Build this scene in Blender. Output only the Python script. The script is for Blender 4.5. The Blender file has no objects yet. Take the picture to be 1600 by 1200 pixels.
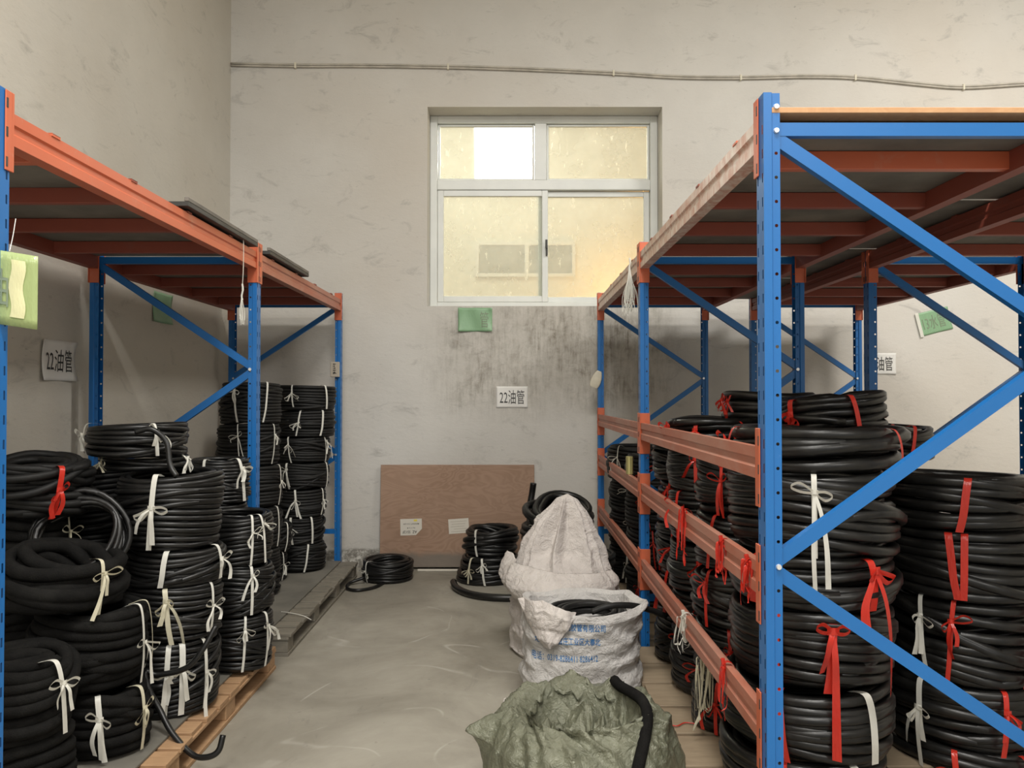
import bpy, bmesh, math, random
import numpy as np
from mathutils import Vector, Matrix, noise
from mathutils.bvhtree import BVHTree

# ------------------------------------------------------------------ camera, light, exposure
SC = bpy.context.scene
COL = SC.collection
CAM_H = 1.4
PITCH = math.atan(20 / 1200)
cd = bpy.data.cameras.new('camera')
cd.sensor_fit = 'HORIZONTAL'; cd.sensor_width = 36.0; cd.lens = 27.0
cd.clip_start = 0.05; cd.clip_end = 200
cam = bpy.data.objects.new('camera', cd)
cam.location = (0, 0, CAM_H); cam.rotation_euler = (math.pi / 2 + PITCH, 0, 0)
COL.objects.link(cam); SC.camera = cam

SC.view_settings.view_transform = 'Standard'
SC.view_settings.look = 'None'
SC.view_settings.gamma = 1.0
SC.view_settings.use_curve_mapping = False
SC.view_settings.exposure = 0.08

wd = bpy.data.worlds.new('daylight'); SC.world = wd; wd.use_nodes = True
wd.node_tree.nodes['Background'].inputs[0].default_value = (1.0, 0.985, 0.96, 1)
wd.node_tree.nodes['Background'].inputs[1].default_value = 0.85


def area(name, loc, size, power, color=(1, 0.972, 0.925), rot=(0, 0, 0), size_y=None):
    l = bpy.data.lights.new(name, 'AREA'); l.energy = power; l.color = color
    l.shape = 'RECTANGLE'; l.size = size; l.size_y = size_y or size
    o = bpy.data.objects.new(name, l); o.location = loc; o.rotation_euler = rot
    COL.objects.link(o); return o


area('hall_light', (0.2, 0.8, 5.4), 1.6, 235, size_y=0.8)
area('hall_light', (4.2, 3.2, 5.4), 1.6, 205, size_y=0.8)
area('hall_light', (-0.6, -2.4, 5.4), 2.0, 200, size_y=0.8)
area('hall_light', (2.8, -4.5, 5.4), 2.0, 200, size_y=0.8)
# the neighbouring room behind the window: a white flood lamp and a warm lamp
area('flood_light', (-0.05, 8.80, 4.24), 0.62, 40, (1, 0.98, 0.93), (math.radians(-80), 0, 0), 0.5)
area('room_light', (-0.6, 8.6, 5.5), 2.0, 95, (1.0, 0.96, 0.80))
for _n, _p, _c, _loc in (('warm_lamp', 75, (1.0, 0.50, 0.11), (1.75, 10.35, 2.55)),):
    _l = bpy.data.lights.new(_n, 'POINT'); _l.energy = _p; _l.color = _c; _l.shadow_soft_size = 0.25
    _o = bpy.data.objects.new(_n, _l); _o.location = _loc; COL.objects.link(_o)

# ------------------------------------------------------------------ materials
MATS = {}


def new_mat(name):
    m = bpy.data.materials.new(name); m.use_nodes = True
    nt = m.node_tree
    b = nt.nodes['Principled BSDF']
    MATS[name] = m
    return m, nt, b


def nd(nt, t, **kw):
    n = nt.nodes.new(t)
    for k, v in kw.items():
        if k in n.inputs.keys():
            n.inputs[k].default_value = v
        else:
            setattr(n, k, v)
    return n


def ramp(nt, fac, stops):
    r = nt.nodes.new('ShaderNodeValToRGB')
    e = r.color_ramp.elements
    while len(e) > len(stops):
        e.remove(e[-1])
    while len(e) < len(stops):
        e.new(0.5)
    for i, (p, c) in enumerate(stops):
        e[i].position = p
        e[i].color = (c, c, c, 1) if isinstance(c, (int, float)) else (*c, 1)
    nt.links.new(fac, r.inputs[0])
    return r


def mixc(nt, fac, a, b):
    m = nt.nodes.new('ShaderNodeMix'); m.data_type = 'RGBA'
    for s, v in ((0, fac), (6, a), (7, b)):
        if hasattr(v, 'links') or hasattr(v, 'is_linked'):
            nt.links.new(v, m.inputs[s])
        elif s == 0:
            m.inputs[0].default_value = v
        else:
            m.inputs[s].default_value = (*v, 1)
    return m.outputs[2]


def math_n(nt, op, a, b=None, clamp=False):
    m = nt.nodes.new('ShaderNodeMath'); m.operation = op; m.use_clamp = clamp
    for i, v in enumerate((a, b)):
        if v is None:
            continue
        if isinstance(v, (int, float)):
            m.inputs[i].default_value = v
        else:
            nt.links.new(v, m.inputs[i])
    return m.outputs[0]


def objco(nt, scale=(1, 1, 1)):
    tc = nt.nodes.new('ShaderNodeTexCoord')
    mp = nt.nodes.new('ShaderNodeMapping')
    mp.inputs['Scale'].default_value = scale
    nt.links.new(tc.outputs['Object'], mp.inputs[0])
    return mp.outputs[0]


def noise_n(nt, co, scale, detail=4, rough=0.55, dist=0.0):
    n = nt.nodes.new('ShaderNodeTexNoise')
    n.inputs['Scale'].default_value = scale; n.inputs['Detail'].default_value = detail
    n.inputs['Roughness'].default_value = rough; n.inputs['Distortion'].default_value = dist
    nt.links.new(co, n.inputs['Vector'])
    return n.outputs[0]


def bump(nt, b, h, strength=0.3, dist=0.01):
    n = nt.nodes.new('ShaderNodeBump'); n.inputs['Strength'].default_value = strength
    n.inputs['Distance'].default_value = dist
    nt.links.new(h, n.inputs['Height']); nt.links.new(n.outputs[0], b.inputs['Normal'])


def simple(name, col, rough=0.5, metal=0.0, spec=0.5, var=0.0, vscale=8.0, col2=None, bmp=0.0, bscale=40, stretch=(1, 1, 1), lo=0.35, hi=0.65):
    m, nt, b = new_mat(name)
    b.inputs['Base Color'].default_value = (*col, 1); b.inputs['Roughness'].default_value = rough
    b.inputs['Metallic'].default_value = metal; b.inputs['Specular IOR Level'].default_value = spec
    if var or col2:
        co = objco(nt, stretch)
        r = ramp(nt, noise_n(nt, co, vscale), ((lo, 0.0), (hi, 1.0)))
        c2 = col2 or tuple(c * (1 - var) for c in col)
        nt.links.new(mixc(nt, r.outputs[0], col, c2), b.inputs['Base Color'])
    if bmp:
        bump(nt, b, noise_n(nt, objco(nt, stretch), bscale), bmp)
    return m


def band(nt, sock, a, b, soft):
    """1 inside [a,b] with soft edges"""
    m1 = nt.nodes.new('ShaderNodeMapRange'); m1.interpolation_type = 'SMOOTHSTEP'
    m1.inputs[1].default_value = a - soft; m1.inputs[2].default_value = a + soft
    nt.links.new(sock, m1.inputs[0])
    m2 = nt.nodes.new('ShaderNodeMapRange'); m2.interpolation_type = 'SMOOTHSTEP'
    m2.inputs[1].default_value = b - soft; m2.inputs[2].default_value = b + soft
    m2.inputs[3].default_value = 1; m2.inputs[4].default_value = 0
    nt.links.new(sock, m2.inputs[0])
    return math_n(nt, 'MULTIPLY', m1.outputs[0], m2.outputs[0])


def wall_mat(name, base, stains):
    m, nt, b = new_mat(name)
    co = objco(nt)
    big = ramp(nt, noise_n(nt, co, 0.9, 5, 0.6), ((0.35, 0.0), (0.7, 1.0)))
    c = mixc(nt, big.outputs[0], base, tuple(x * 0.86 for x in base))
    warm = ramp(nt, noise_n(nt, co, 0.45, 3), ((0.42, 0.0), (0.62, 1.0)))
    c = mixc(nt, math_n(nt, 'MULTIPLY', warm.outputs[0], 0.35), c, (base[0] * 1.03, base[1] * 0.94, base[2] * 0.84))
    sm = ramp(nt, noise_n(nt, objco(nt, (1, 1, 2.2)), 3.4, 8, 0.7, 0.8), ((0.57, 0.0), (0.72, 1.0)))
    c = mixc(nt, math_n(nt, 'MULTIPLY', sm.outputs[0], 0.75), c, tuple(x * 0.62 for x in base))
    scr = ramp(nt, noise_n(nt, objco(nt, (1, 1, 4.0)), 9, 6, 0.75, 2.0), ((0.64, 0.0), (0.72, 1.0)))
    c = mixc(nt, math_n(nt, 'MULTIPLY', scr.outputs[0], 0.85), c, tuple(x * 0.45 for x in base))
    sep = nt.nodes.new('ShaderNodeSeparateXYZ'); nt.links.new(co, sep.inputs[0])
    if stains:
        # runs of dirt and damp below the window, then bare crumbling render along the foot of the wall
        area_m = math_n(nt, 'MULTIPLY', band(nt, sep.outputs[0], -0.62, 1.25, 0.22), band(nt, sep.outputs[2], 1.32, 2.16, 0.22))
        st = ramp(nt, noise_n(nt, objco(nt, (1.0, 1, 0.22)), 16, 8, 0.72, 0.4), ((0.42, 0.0), (0.66, 1.0)))
        bl = ramp(nt, noise_n(nt, co, 2.6, 6, 0.7), ((0.38, 0.25), (0.62, 1.0)))
        bl2 = ramp(nt, noise_n(nt, co, 13, 8, 0.75, 0.6), ((0.44, 0.0), (0.66, 1.0)))
        fin = ramp(nt, noise_n(nt, objco(nt, (1.0, 1, 0.10)), 34, 6, 0.7), ((0.46, 0.0), (0.62, 1.0)))
        tot = math_n(nt, 'ADD', math_n(nt, 'MULTIPLY', st.outputs[0], 0.34), math_n(nt, 'MULTIPLY', bl2.outputs[0], 0.34))
        tot = math_n(nt, 'ADD', tot, math_n(nt, 'MULTIPLY', fin.outputs[0], 0.26))
        side = nt.nodes.new('ShaderNodeMapRange'); nt.links.new(sep.outputs[0], side.inputs[0])
        side.inputs[1].default_value = -0.6; side.inputs[2].default_value = 0.5; side.inputs[3].default_value = 0.55; side.inputs[4].default_value = 1.0
        f = math_n(nt, 'MULTIPLY', math_n(nt, 'MULTIPLY', tot, area_m), bl.outputs[0])
        f = math_n(nt, 'MULTIPLY', f, math_n(nt, 'MULTIPLY', side.outputs[0], 2.0), True)
        c = mixc(nt, math_n(nt, 'MULTIPLY', f, 0.9), c, (0.125, 0.11, 0.085))
        wash = math_n(nt, 'MULTIPLY', area_m, math_n(nt, 'MULTIPLY', side.outputs[0], 0.36))
        c = mixc(nt, wash, c, (0.34, 0.31, 0.255))
        foot = band(nt, sep.outputs[2], -1.0, 0.15, 0.11)
        pn = noise_n(nt, co, 5.5, 6, 0.7)
        pe = ramp(nt, math_n(nt, 'ADD', math_n(nt, 'MULTIPLY', foot, 0.75), math_n(nt, 'MULTIPLY', pn, 0.6)), ((0.62, 0.0), (0.72, 1.0)))
        pc = ramp(nt, noise_n(nt, co, 22, 6, 0.7), ((0.42, (0.20, 0.185, 0.16)), (0.52, (0.36, 0.34, 0.30)), (0.62, (0.62, 0.60, 0.55))))
        c = mixc(nt, pe.outputs[0], c, pc.outputs[0])
    nt.links.new(c, b.inputs['Base Color'])
    b.inputs['Roughness'].default_value = 0.85; b.inputs['Specular IOR Level'].default_value = 0.25
    bump(nt, b, noise_n(nt, objco(nt, (1, 1, 1.8)), 14, 8, 0.65), 0.25, 0.012)
    return m


wall_mat('wall_back_plaster', (0.60, 0.582, 0.545), True)
wall_mat('wall_left_plaster', (0.555, 0.527, 0.47), False)
simple('room_paint', (0.74, 0.72, 0.62), 0.8, var=0.08, vscale=1.0)

m, nt, b = new_mat('concrete')
co = objco(nt)
n1 = ramp(nt, noise_n(nt, co, 1.3, 7, 0.65, 0.5), ((0.32, (0.215, 0.195, 0.158)), (0.52, (0.305, 0.282, 0.235)), (0.72, (0.40, 0.375, 0.318))))
spot = ramp(nt, noise_n(nt, co, 26, 5, 0.6), ((0.66, 0.0), (0.72, 1.0)))
c = mixc(nt, math_n(nt, 'MULTIPLY', spot.outputs[0], 0.4), n1.outputs[0], (0.12, 0.11, 0.095))
# pale dried water lines and scuffs
ed = noise_n(nt, co, 1.1, 2, 0.4, 0.6)
ln = ramp(nt, ed, ((0.498, 0.0), (0.505, 1.0), (0.512, 0.0)))
brk = ramp(nt, noise_n(nt, co, 3.1, 3), ((0.48, 0.0), (0.6, 1.0)))
c = mixc(nt, math_n(nt, 'MULTIPLY', math_n(nt, 'MULTIPLY', ln.outputs[0], brk.outputs[0]), 0.55), c, (0.55, 0.53, 0.48))
scf = ramp(nt, noise_n(nt, objco(nt, (1, 0.35, 1)), 7, 6, 0.7, 1.4), ((0.60, 0.0), (0.72, 1.0)))
c = mixc(nt, math_n(nt, 'MULTIPLY', scf.outputs[0], 0.4), c, (0.16, 0.15, 0.13))
nt.links.new(c, b.inputs['Base Color'])
rr = ramp(nt, noise_n(nt, co, 2.2, 4), ((0.3, 0.42), (0.7, 0.7)))
nt.links.new(rr.outputs[0], b.inputs['Roughness'])
bump(nt, b, noise_n(nt, co, 30, 6), 0.12, 0.006)


def paint(name, col, worn, rough=0.38, amount=(0.60, 0.74), scale=9, stretch=(1, 1, 1), k=0.6):
    m, nt, b = new_mat(name)
    co = objco(nt, stretch)
    r = ramp(nt, noise_n(nt, co, scale, 7, 0.7, 0.5), ((amount[0], 0.0), (amount[1], 1.0)))
    d = ramp(nt, noise_n(nt, co, 2.5, 4), ((0.35, 0.0), (0.7, 1.0)))
    c = mixc(nt, math_n(nt, 'MULTIPLY', d.outputs[0], 0.3), col, tuple(x * 0.75 for x in col))
    c = mixc(nt, math_n(nt, 'MULTIPLY', r.outputs[0], k), c, worn)
    nt.links.new(c, b.inputs['Base Color'])
    b.inputs['Roughness'].default_value = rough
    return m


paint('blue_paint', (0.012, 0.140, 0.42), (0.30, 0.38, 0.50), 0.36, (0.66, 0.8), 7, k=0.4)
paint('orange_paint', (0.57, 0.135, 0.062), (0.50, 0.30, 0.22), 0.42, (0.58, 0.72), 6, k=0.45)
paint('dusty_orange_paint', (0.43, 0.135, 0.08), (0.46, 0.29, 0.225), 0.5, (0.40, 0.72), 9, (1, 0.25, 1), k=0.65)
paint('filmed_orange_paint', (0.55, 0.27, 0.19), (0.72, 0.62, 0.55), 0.4, (0.40, 0.60), 22, (1, 1, 0.35), k=0.85)
paint('shaded_orange_paint', (0.27, 0.062, 0.038), (0.22, 0.10, 0.075), 0.55, (0.55, 0.75), 8, k=0.4)  # the rack orange again, with the shade under the decks put into its colour
simple('zinc_bolt', (0.82, 0.82, 0.80), 0.3, 0.6)


def hose_mat(name, col, rough, spec, bscale=0, bstr=0.0, chalk=0.0):
    m, nt, b = new_mat(name)
    co = objco(nt)
    r = ramp(nt, noise_n(nt, co, 9, 6, 0.7), ((0.45, 0.0), (0.75, 1.0)))
    c = mixc(nt, math_n(nt, 'MULTIPLY', r.outputs[0], chalk), col, (0.075, 0.072, 0.066))
    nt.links.new(c, b.inputs['Base Color'])
    b.inputs['Roughness'].default_value = rough; b.inputs['Specular IOR Level'].default_value = spec
    if bstr:
        bump(nt, b, noise_n(nt, co, bscale, 3), bstr, 0.004)
    return m


hose_mat('black_rubber', (0.0055, 0.0055, 0.0055), 0.38, 0.42, chalk=0.12)
hose_mat('fuzzy_rubber', (0.0065, 0.0063, 0.006), 0.9, 0.12, 260, 0.6, chalk=0.12)
hose_mat('thick_rubber', (0.0065, 0.0063, 0.006), 0.33, 0.42, 60, 0.10, chalk=0.18)
hose_mat('matt_rubber', (0.007, 0.007, 0.007), 0.55, 0.3, 120, 0.2, chalk=0.12)


def film(name, col, rough, transl=0.25):
    m, nt, b = new_mat(name)
    b.inputs['Base Color'].default_value = (*col, 1); b.inputs['Roughness'].default_value = rough
    t = nt.nodes.new('ShaderNodeBsdfTranslucent'); t.inputs[0].default_value = (*col, 1)
    mx = nt.nodes.new('ShaderNodeMixShader'); mx.inputs[0].default_value = transl
    nt.links.new(b.outputs[0], mx.inputs[1]); nt.links.new(t.outputs[0], mx.inputs[2])
    nt.links.new(mx.outputs[0], nt.nodes['Material Output'].inputs[0])
    bump(nt, b, noise_n(nt, objco(nt, (1, 1, 0.3)), 120, 3), 0.5, 0.004)
    return m


film('white_ribbon', (0.80, 0.79, 0.72), 0.32)
film('cream_ribbon', (0.70, 0.66, 0.50), 0.35)
film('red_ribbon', (0.66, 0.042, 0.026), 0.2, 0.28)
film('green_film', (0.30, 0.50, 0.30), 0.3, 0.25)
film('tag_plastic', (0.46, 0.56, 0.25), 0.25, 0.3)
film('tag_label', (0.78, 0.76, 0.46), 0.3, 0.2)


def wood(name, a, bcol, scale=5, stretch=(8, 1, 8), rough=0.7, swirl=3.0):
    m, nt, b = new_mat(name)
    co = objco(nt, stretch)
    n = noise_n(nt, co, scale, 6, 0.6, swirl)
    r = ramp(nt, n, ((0.3, a), (0.55, tuple((x + y) / 2 for x, y in zip(a, bcol))), (0.72, bcol)))
    st = ramp(nt, noise_n(nt, objco(nt), 4, 5, 0.65), ((0.5, 0.0), (0.75, 1.0)))
    c = mixc(nt, math_n(nt, 'MULTIPLY', st.outputs[0], 0.35), r.outputs[0], tuple(x * 0.5 for x in a))
    nt.links.new(c, b.inputs['Base Color']); b.inputs['Roughness'].default_value = rough
    bump(nt, b, n, 0.12, 0.004)
    return m


wood('orange_wood', (0.34, 0.20, 0.105), (0.46, 0.29, 0.16), 3, (1, 6, 6))
wood('grey_wood', (0.16, 0.145, 0.115), (0.25, 0.225, 0.18), 3, (1, 6, 6))
wood('tan_wood', (0.25, 0.19, 0.125), (0.34, 0.265, 0.18), 2.5, (1, 5, 5))
wood('deck_wood', (0.50, 0.27, 0.13), (0.60, 0.36, 0.19), 3, (3, 3, 3))
simple('deck_board', (0.20, 0.185, 0.16), 0.8, var=0.4, vscale=4)
simple('dark_sheet', (0.055, 0.055, 0.052), 0.55, var=0.4, vscale=6)
simple('dusty_sheet', (0.19, 0.178, 0.15), 0.75, var=0.35, vscale=3.5)

m, nt, b = new_mat('plywood')
co = objco(nt, (1.2, 1, 3.4))
n = noise_n(nt, co, 1.6, 3, 0.5, 1.2)
rings = nt.nodes.new('ShaderNodeMath'); rings.operation = 'SINE'
nt.links.new(math_n(nt, 'MULTIPLY', n, 70.0), rings.inputs[0])
r = ramp(nt, math_n(nt, 'ADD', math_n(nt, 'MULTIPLY', rings.outputs[0], 0.3), 0.5), ((0.0, (0.27, 0.165, 0.105)), (1.0, (0.365, 0.232, 0.158))))
c = mixc(nt, math_n(nt, 'MULTIPLY', ramp(nt, noise_n(nt, objco(nt), 2.0, 4), ((0.35, 0.0), (0.7, 1.0))).outputs[0], 0.35), r.outputs[0], (0.42, 0.285, 0.205))
sep = nt.nodes.new('ShaderNodeSeparateXYZ'); nt.links.new(objco(nt), sep.inputs[0])
dirt = band(nt, math_n(nt, 'ADD', sep.outputs[2], math_n(nt, 'MULTIPLY', noise_n(nt, objco(nt), 9, 4), 0.08)), -1, 0.15, 0.03)
c = mixc(nt, math_n(nt, 'MULTIPLY', dirt, 0.85), c, (0.17, 0.15, 0.125))
nt.links.new(c, b.inputs['Base Color']); b.inputs['Roughness'].default_value = 0.6

simple('white_frame', (0.72, 0.74, 0.71), 0.35, var=0.1, vscale=3)
simple('paper', (0.74, 0.73, 0.70), 0.7)
simple('label_paper', (0.66, 0.62, 0.54), 0.6)
simple('ink', (0.03, 0.03, 0.03), 0.6)
simple('faded_ink', (0.20, 0.25, 0.17), 0.6)
simple('blue_ink', (0.02, 0.14, 0.38), 0.6, col2=(0.08, 0.22, 0.44), vscale=30, var=0.2)
simple('yellow_print', (0.75, 0.62, 0.08), 0.5)
simple('brass', (0.55, 0.50, 0.22), 0.3, 0.6)
simple('cream_plastic', (0.66, 0.62, 0.50), 0.5, var=0.15, vscale=20)
simple('card', (0.42, 0.37, 0.30), 0.7)
simple('cable_sheath', (0.52, 0.485, 0.42), 0.6, var=0.25, vscale=10)
simple('lamp_white', (0.8, 0.8, 0.8), 0.4)


def sack_mat(name, col, col2, rough, transl):
    m, nt, b = new_mat(name)
    co = objco(nt)
    r = ramp(nt, noise_n(nt, co, 7, 6, 0.65), ((0.35, 0.0), (0.7, 1.0)))
    c = mixc(nt, r.outputs[0], col, col2)
    nt.links.new(c, b.inputs['Base Color']); b.inputs['Roughness'].default_value = rough
    w = noise_n(nt, co, 16, 7, 0.62, 1.6)
    w2 = noise_n(nt, co, 48, 4, 0.6, 2.2)
    bump(nt, b, math_n(nt, 'ADD', w, math_n(nt, 'MULTIPLY', w2, 0.35)), 0.7, 0.02)
    return m


sack_mat('white_sack', (0.63, 0.585, 0.55), (0.52, 0.475, 0.445), 0.42, 0)
sack_mat('printed_sack', (0.57, 0.555, 0.54), (0.46, 0.44, 0.42), 0.5, 0)
sack_mat('green_sack', (0.20, 0.205, 0.145), (0.135, 0.142, 0.095), 0.27, 0)
MATS['green_sack'].node_tree.nodes['Principled BSDF'].inputs['Specular IOR Level'].default_value = 0.9
MATS['green_sack'].node_tree.nodes['Principled BSDF'].inputs['Metallic'].default_value = 0.25

# dirty window glass: mostly clear, with a light dust film and dried droplets
m, nt, b = new_mat('dirty_glass')
nt.nodes.remove(b)
tr = nt.nodes.new('ShaderNodeBsdfTransparent'); tr.inputs[0].default_value = (0.93, 0.95, 0.92, 1)
tl = nt.nodes.new('ShaderNodeBsdfTranslucent'); tl.inputs[0].default_value = (0.86, 0.86, 0.76, 1)
gl = nt.nodes.new('ShaderNodeBsdfGlossy'); gl.inputs[1].default_value = 0.5
df = nt.nodes.new('ShaderNodeBsdfDiffuse'); df.inputs[0].default_value = (0.62, 0.60, 0.53, 1)
dust = ramp(nt, noise_n(nt, objco(nt), 3.0, 5), ((0.3, 0.20), (0.7, 0.36)))
drops = ramp(nt, noise_n(nt, objco(nt, (1, 1, 0.38)), 26, 3, 0.6, 0.3), ((0.64, 0.0), (0.69, 0.40)))
fac = math_n(nt, 'ADD', dust.outputs[0], drops.outputs[0], True)
a1 = nt.nodes.new('ShaderNodeMixShader'); a1.inputs[0].default_value = 0.25
nt.links.new(tl.outputs[0], a1.inputs[1]); nt.links.new(df.outputs[0], a1.inputs[2])
a2 = nt.nodes.new('ShaderNodeMixShader'); nt.links.new(fac, a2.inputs[0])
nt.links.new(tr.outputs[0], a2.inputs[1]); nt.links.new(a1.outputs[0], a2.inputs[2])
a3 = nt.nodes.new('ShaderNodeMixShader'); a3.inputs[0].default_value = 0.04
nt.links.new(a2.outputs[0], a3.inputs[1]); nt.links.new(gl.outputs[0], a3.inputs[2])
nt.links.new(a3.outputs[0], nt.nodes['Material Output'].inputs[0])

m, nt, b = new_mat('lit_lamp')
b.inputs['Emission Color'].default_value = (1, 0.97, 0.9, 1); b.inputs['Emission Strength'].default_value = 9.0

# ------------------------------------------------------------------ helpers


def put(name, me, mat=None, parent=None, loc=(0, 0, 0), rot=(0, 0, 0)):
    o = bpy.data.objects.new(name, me)
    if mat:
        for mm in (mat if isinstance(mat, (list, tuple)) else [mat]):
            if len(me.materials) < (len(mat) if isinstance(mat, (list, tuple)) else 1):
                me.materials.append(MATS[mm])
    o.location = loc; o.rotation_euler = rot
    if parent:
        o.parent = parent
    COL.objects.link(o)
    return o


def empty(name, loc=(0, 0, 0), rot=(0, 0, 0)):
    o = bpy.data.objects.new(name, None); o.location = loc; o.rotation_euler = rot
    o.empty_display_size = 0.1
    COL.objects.link(o); return o


def tag(o, label, cat, group=None, kind=None):
    if label: o['label'] = label
    if cat: o['category'] = cat
    if group: o['group'] = group
    if kind: o['kind'] = kind
    return o


def struct(name, me, mat, **kw):
    o = put(name, me, mat, **kw)
    if not o.parent:
        o['kind'] = 'structure'
    return o


def mesh_from(verts, faces, name='mesh', smooth=False):
    me = bpy.data.meshes.new(name)
    me.from_pydata([tuple(v) for v in verts], [], [tuple(f) for f in faces])
    me.update()
    if smooth:
        me.polygons.foreach_set('use_smooth', [True] * len(me.polygons))
    return me


def quads_np(V, Q, name='mesh', smooth=True, extra=None):
    me = bpy.data.meshes.new(name)
    V = np.asarray(V, dtype=np.float32); Q = np.asarray(Q, dtype=np.int32)
    nq = len(Q)
    loops = Q.reshape(-1)
    starts = np.arange(nq, dtype=np.int32) * 4
    if extra:
        el = np.concatenate([np.asarray(e, dtype=np.int32) for e in extra])
        es = np.cumsum([0] + [len(e) for e in extra[:-1]]).astype(np.int32) + len(loops)
        loops = np.concatenate([loops, el]); starts = np.concatenate([starts, es])
    me.vertices.add(len(V)); me.vertices.foreach_set('co', V.reshape(-1))
    me.loops.add(len(loops)); me.loops.foreach_set('vertex_index', loops)
    me.polygons.add(len(starts)); me.polygons.foreach_set('loop_start', starts)
    me.update(calc_edges=True); me.validate()
    me.polygons.foreach_set('use_smooth', [smooth] * len(me.polygons))
    return me


class MB:
    """collects boxes, prisms, tubes, strips into one mesh"""
    def __init__(s):
        s.v = []; s.f = []

    def add(s, vs, fs):
        n = len(s.v); s.v += [Vector(v) for v in vs]; s.f += [tuple(i + n for i in f) for f in fs]

    def box(s, a, b, bev=0.0):
        (x0, y0, z0), (x1, y1, z1) = a, b
        if bev <= 0:
            s.add([(x0, y0, z0), (x1, y0, z0), (x1, y1, z0), (x0, y1, z0), (x0, y0, z1), (x1, y0, z1), (x1, y1, z1), (x0, y1, z1)],
                  [(0, 3, 2, 1), (4, 5, 6, 7), (0, 1, 5, 4), (1, 2, 6, 5), (2, 3, 7, 6), (3, 0, 4, 7)])
        else:
            bm = bmesh.new(); bmesh.ops.create_cube(bm, size=1)
            for v in bm.verts:
                v.co = Vector(((x0 + x1) / 2 + v.co.x * (x1 - x0), (y0 + y1) / 2 + v.co.y * (y1 - y0), (z0 + z1) / 2 + v.co.z * (z1 - z0)))
            bmesh.ops.bevel(bm, geom=bm.edges[:], offset=bev, segments=1, affect='EDGES')
            s.bm(bm)

    def bm(s, bm):
        bm.verts.ensure_lookup_table(); bm.verts.index_update()
        s.add([v.co.copy() for v in bm.verts], [[v.index for v in f.verts] for f in bm.faces]); bm.free()

    def prism(s, prof, p, q, u, w):
        """extrude a closed 2D profile (a,b) along p->q, a along u, b along w"""
        p, q, u, w = map(Vector, (p, q, u, w)); n = len(prof)
        vs = [p + u * a + w * b for a, b in prof] + [q + u * a + w * b for a, b in prof]
        fs = [(i, (i + 1) % n, n + (i + 1) % n, n + i) for i in range(n)]
        fs += [tuple(range(n - 1, -1, -1)), tuple(range(n, 2 * n))]
        s.add(vs, fs)

    def tube(s, pts, rad, sides=8):
        V, Q, E = tube_arrays(pts, rad, sides)
        s.add([tuple(v) for v in V], [tuple(q) for q in Q] + [tuple(e) for e in E])

    def strip(s, pts, wdirs, width):
        """flat ribbon with a tiny thickness"""
        n = len(pts); vs = []
        for i in range(n):
            p = Vector(pts[i]); w = Vector(wdirs[i] if isinstance(wdirs, list) else wdirs)
            ww = width[i] if isinstance(width, (list, tuple)) else width
            vs += [p - w * ww / 2, p + w * ww / 2]
        s.add(vs, [(2 * i, 2 * i + 1, 2 * i + 3, 2 * i + 2) for i in range(n - 1)])

    def build(s, name, mat, parent=None, loc=(0, 0, 0), rot=(0, 0, 0), smooth=False):
        return put(name, mesh_from(s.v, s.f, name, smooth), mat, parent, loc, rot)


def tube_arrays(pts, rad, sides=8):
    P = np.asarray([tuple(p) for p in pts], dtype=float); n = len(P)
    T = np.gradient(P, axis=0); T /= np.linalg.norm(T, axis=1)[:, None] + 1e-9
    nrm = np.cross(T[0], (0, 0, 1.0))
    if np.linalg.norm(nrm) < 1e-3: nrm = np.cross(T[0], (1.0, 0, 0))
    nrm /= np.linalg.norm(nrm); N = [nrm]
    for i in range(1, n):
        v = N[-1] - T[i] * np.dot(N[-1], T[i]); v /= np.linalg.norm(v) + 1e-9; N.append(v)
    N = np.array(N); B = np.cross(T, N)
    R = np.full(n, rad) if np.isscalar(rad) else np.asarray(rad)
    a = np.linspace(0, 2 * np.pi, sides, endpoint=False)
    V = P[:, None, :] + R[:, None, None] * (np.cos(a)[None, :, None] * N[:, None, :] + np.sin(a)[None, :, None] * B[:, None, :])
    idx = np.arange(n * sides).reshape(n, sides); nx = np.roll(idx, -1, 1)
    Q = np.stack([idx[:-1], nx[:-1], nx[1:], idx[1:]], -1).reshape(-1, 4)
    E = [list(idx[0][::-1]), list(idx[-1])]
    return V.reshape(-1, 3), Q, E


def smooth_path(pts, n=24):
    """Catmull-Rom through pts"""
    P = [Vector(p) for p in pts]; P = [2 * P[0] - P[1]] + P + [2 * P[-1] - P[-2]]
    out = []
    per = max(2, n // (len(P) - 3))
    for i in range(1, len(P) - 2):
        for k in range(per):
            t = k / per
            a, b_, c_, d = P[i - 1], P[i], P[i + 1], P[i + 2]
            out.append(0.5 * ((2 * b_) + (c_ - a) * t + (2 * a - 5 * b_ + 4 * c_ - d) * t * t + (3 * b_ - a - 3 * c_ + d) * t ** 3))
    out.append(P[-2]); return out


def text_mesh(body, height, sx=1.0, bold=0.0):
    cu = bpy.data.curves.new('lettering', 'FONT'); cu.body = body; cu.resolution_u = 2; cu.size = 1.0
    cu.align_x = 'LEFT'; cu.offset = bold
    o = bpy.data.objects.new('tmp', cu); COL.objects.link(o)
    bpy.context.view_layer.update()
    me = bpy.data.meshes.new_from_object(o.evaluated_get(bpy.context.evaluated_depsgraph_get()))
    bpy.data.objects.remove(o); bpy.data.curves.remove(cu)
    me.name = 'lettering'
    xs = [v.co.x for v in me.vertices]; ys = [v.co.y for v in me.vertices]
    cx, cy = (min(xs) + max(xs)) / 2, (min(ys) + max(ys)) / 2
    k = height / (max(ys) - min(ys))
    for v in me.vertices:
        v.co = Vector(((v.co.x - cx) * k * sx, 0, (v.co.y - cy) * k))
    return me


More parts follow.
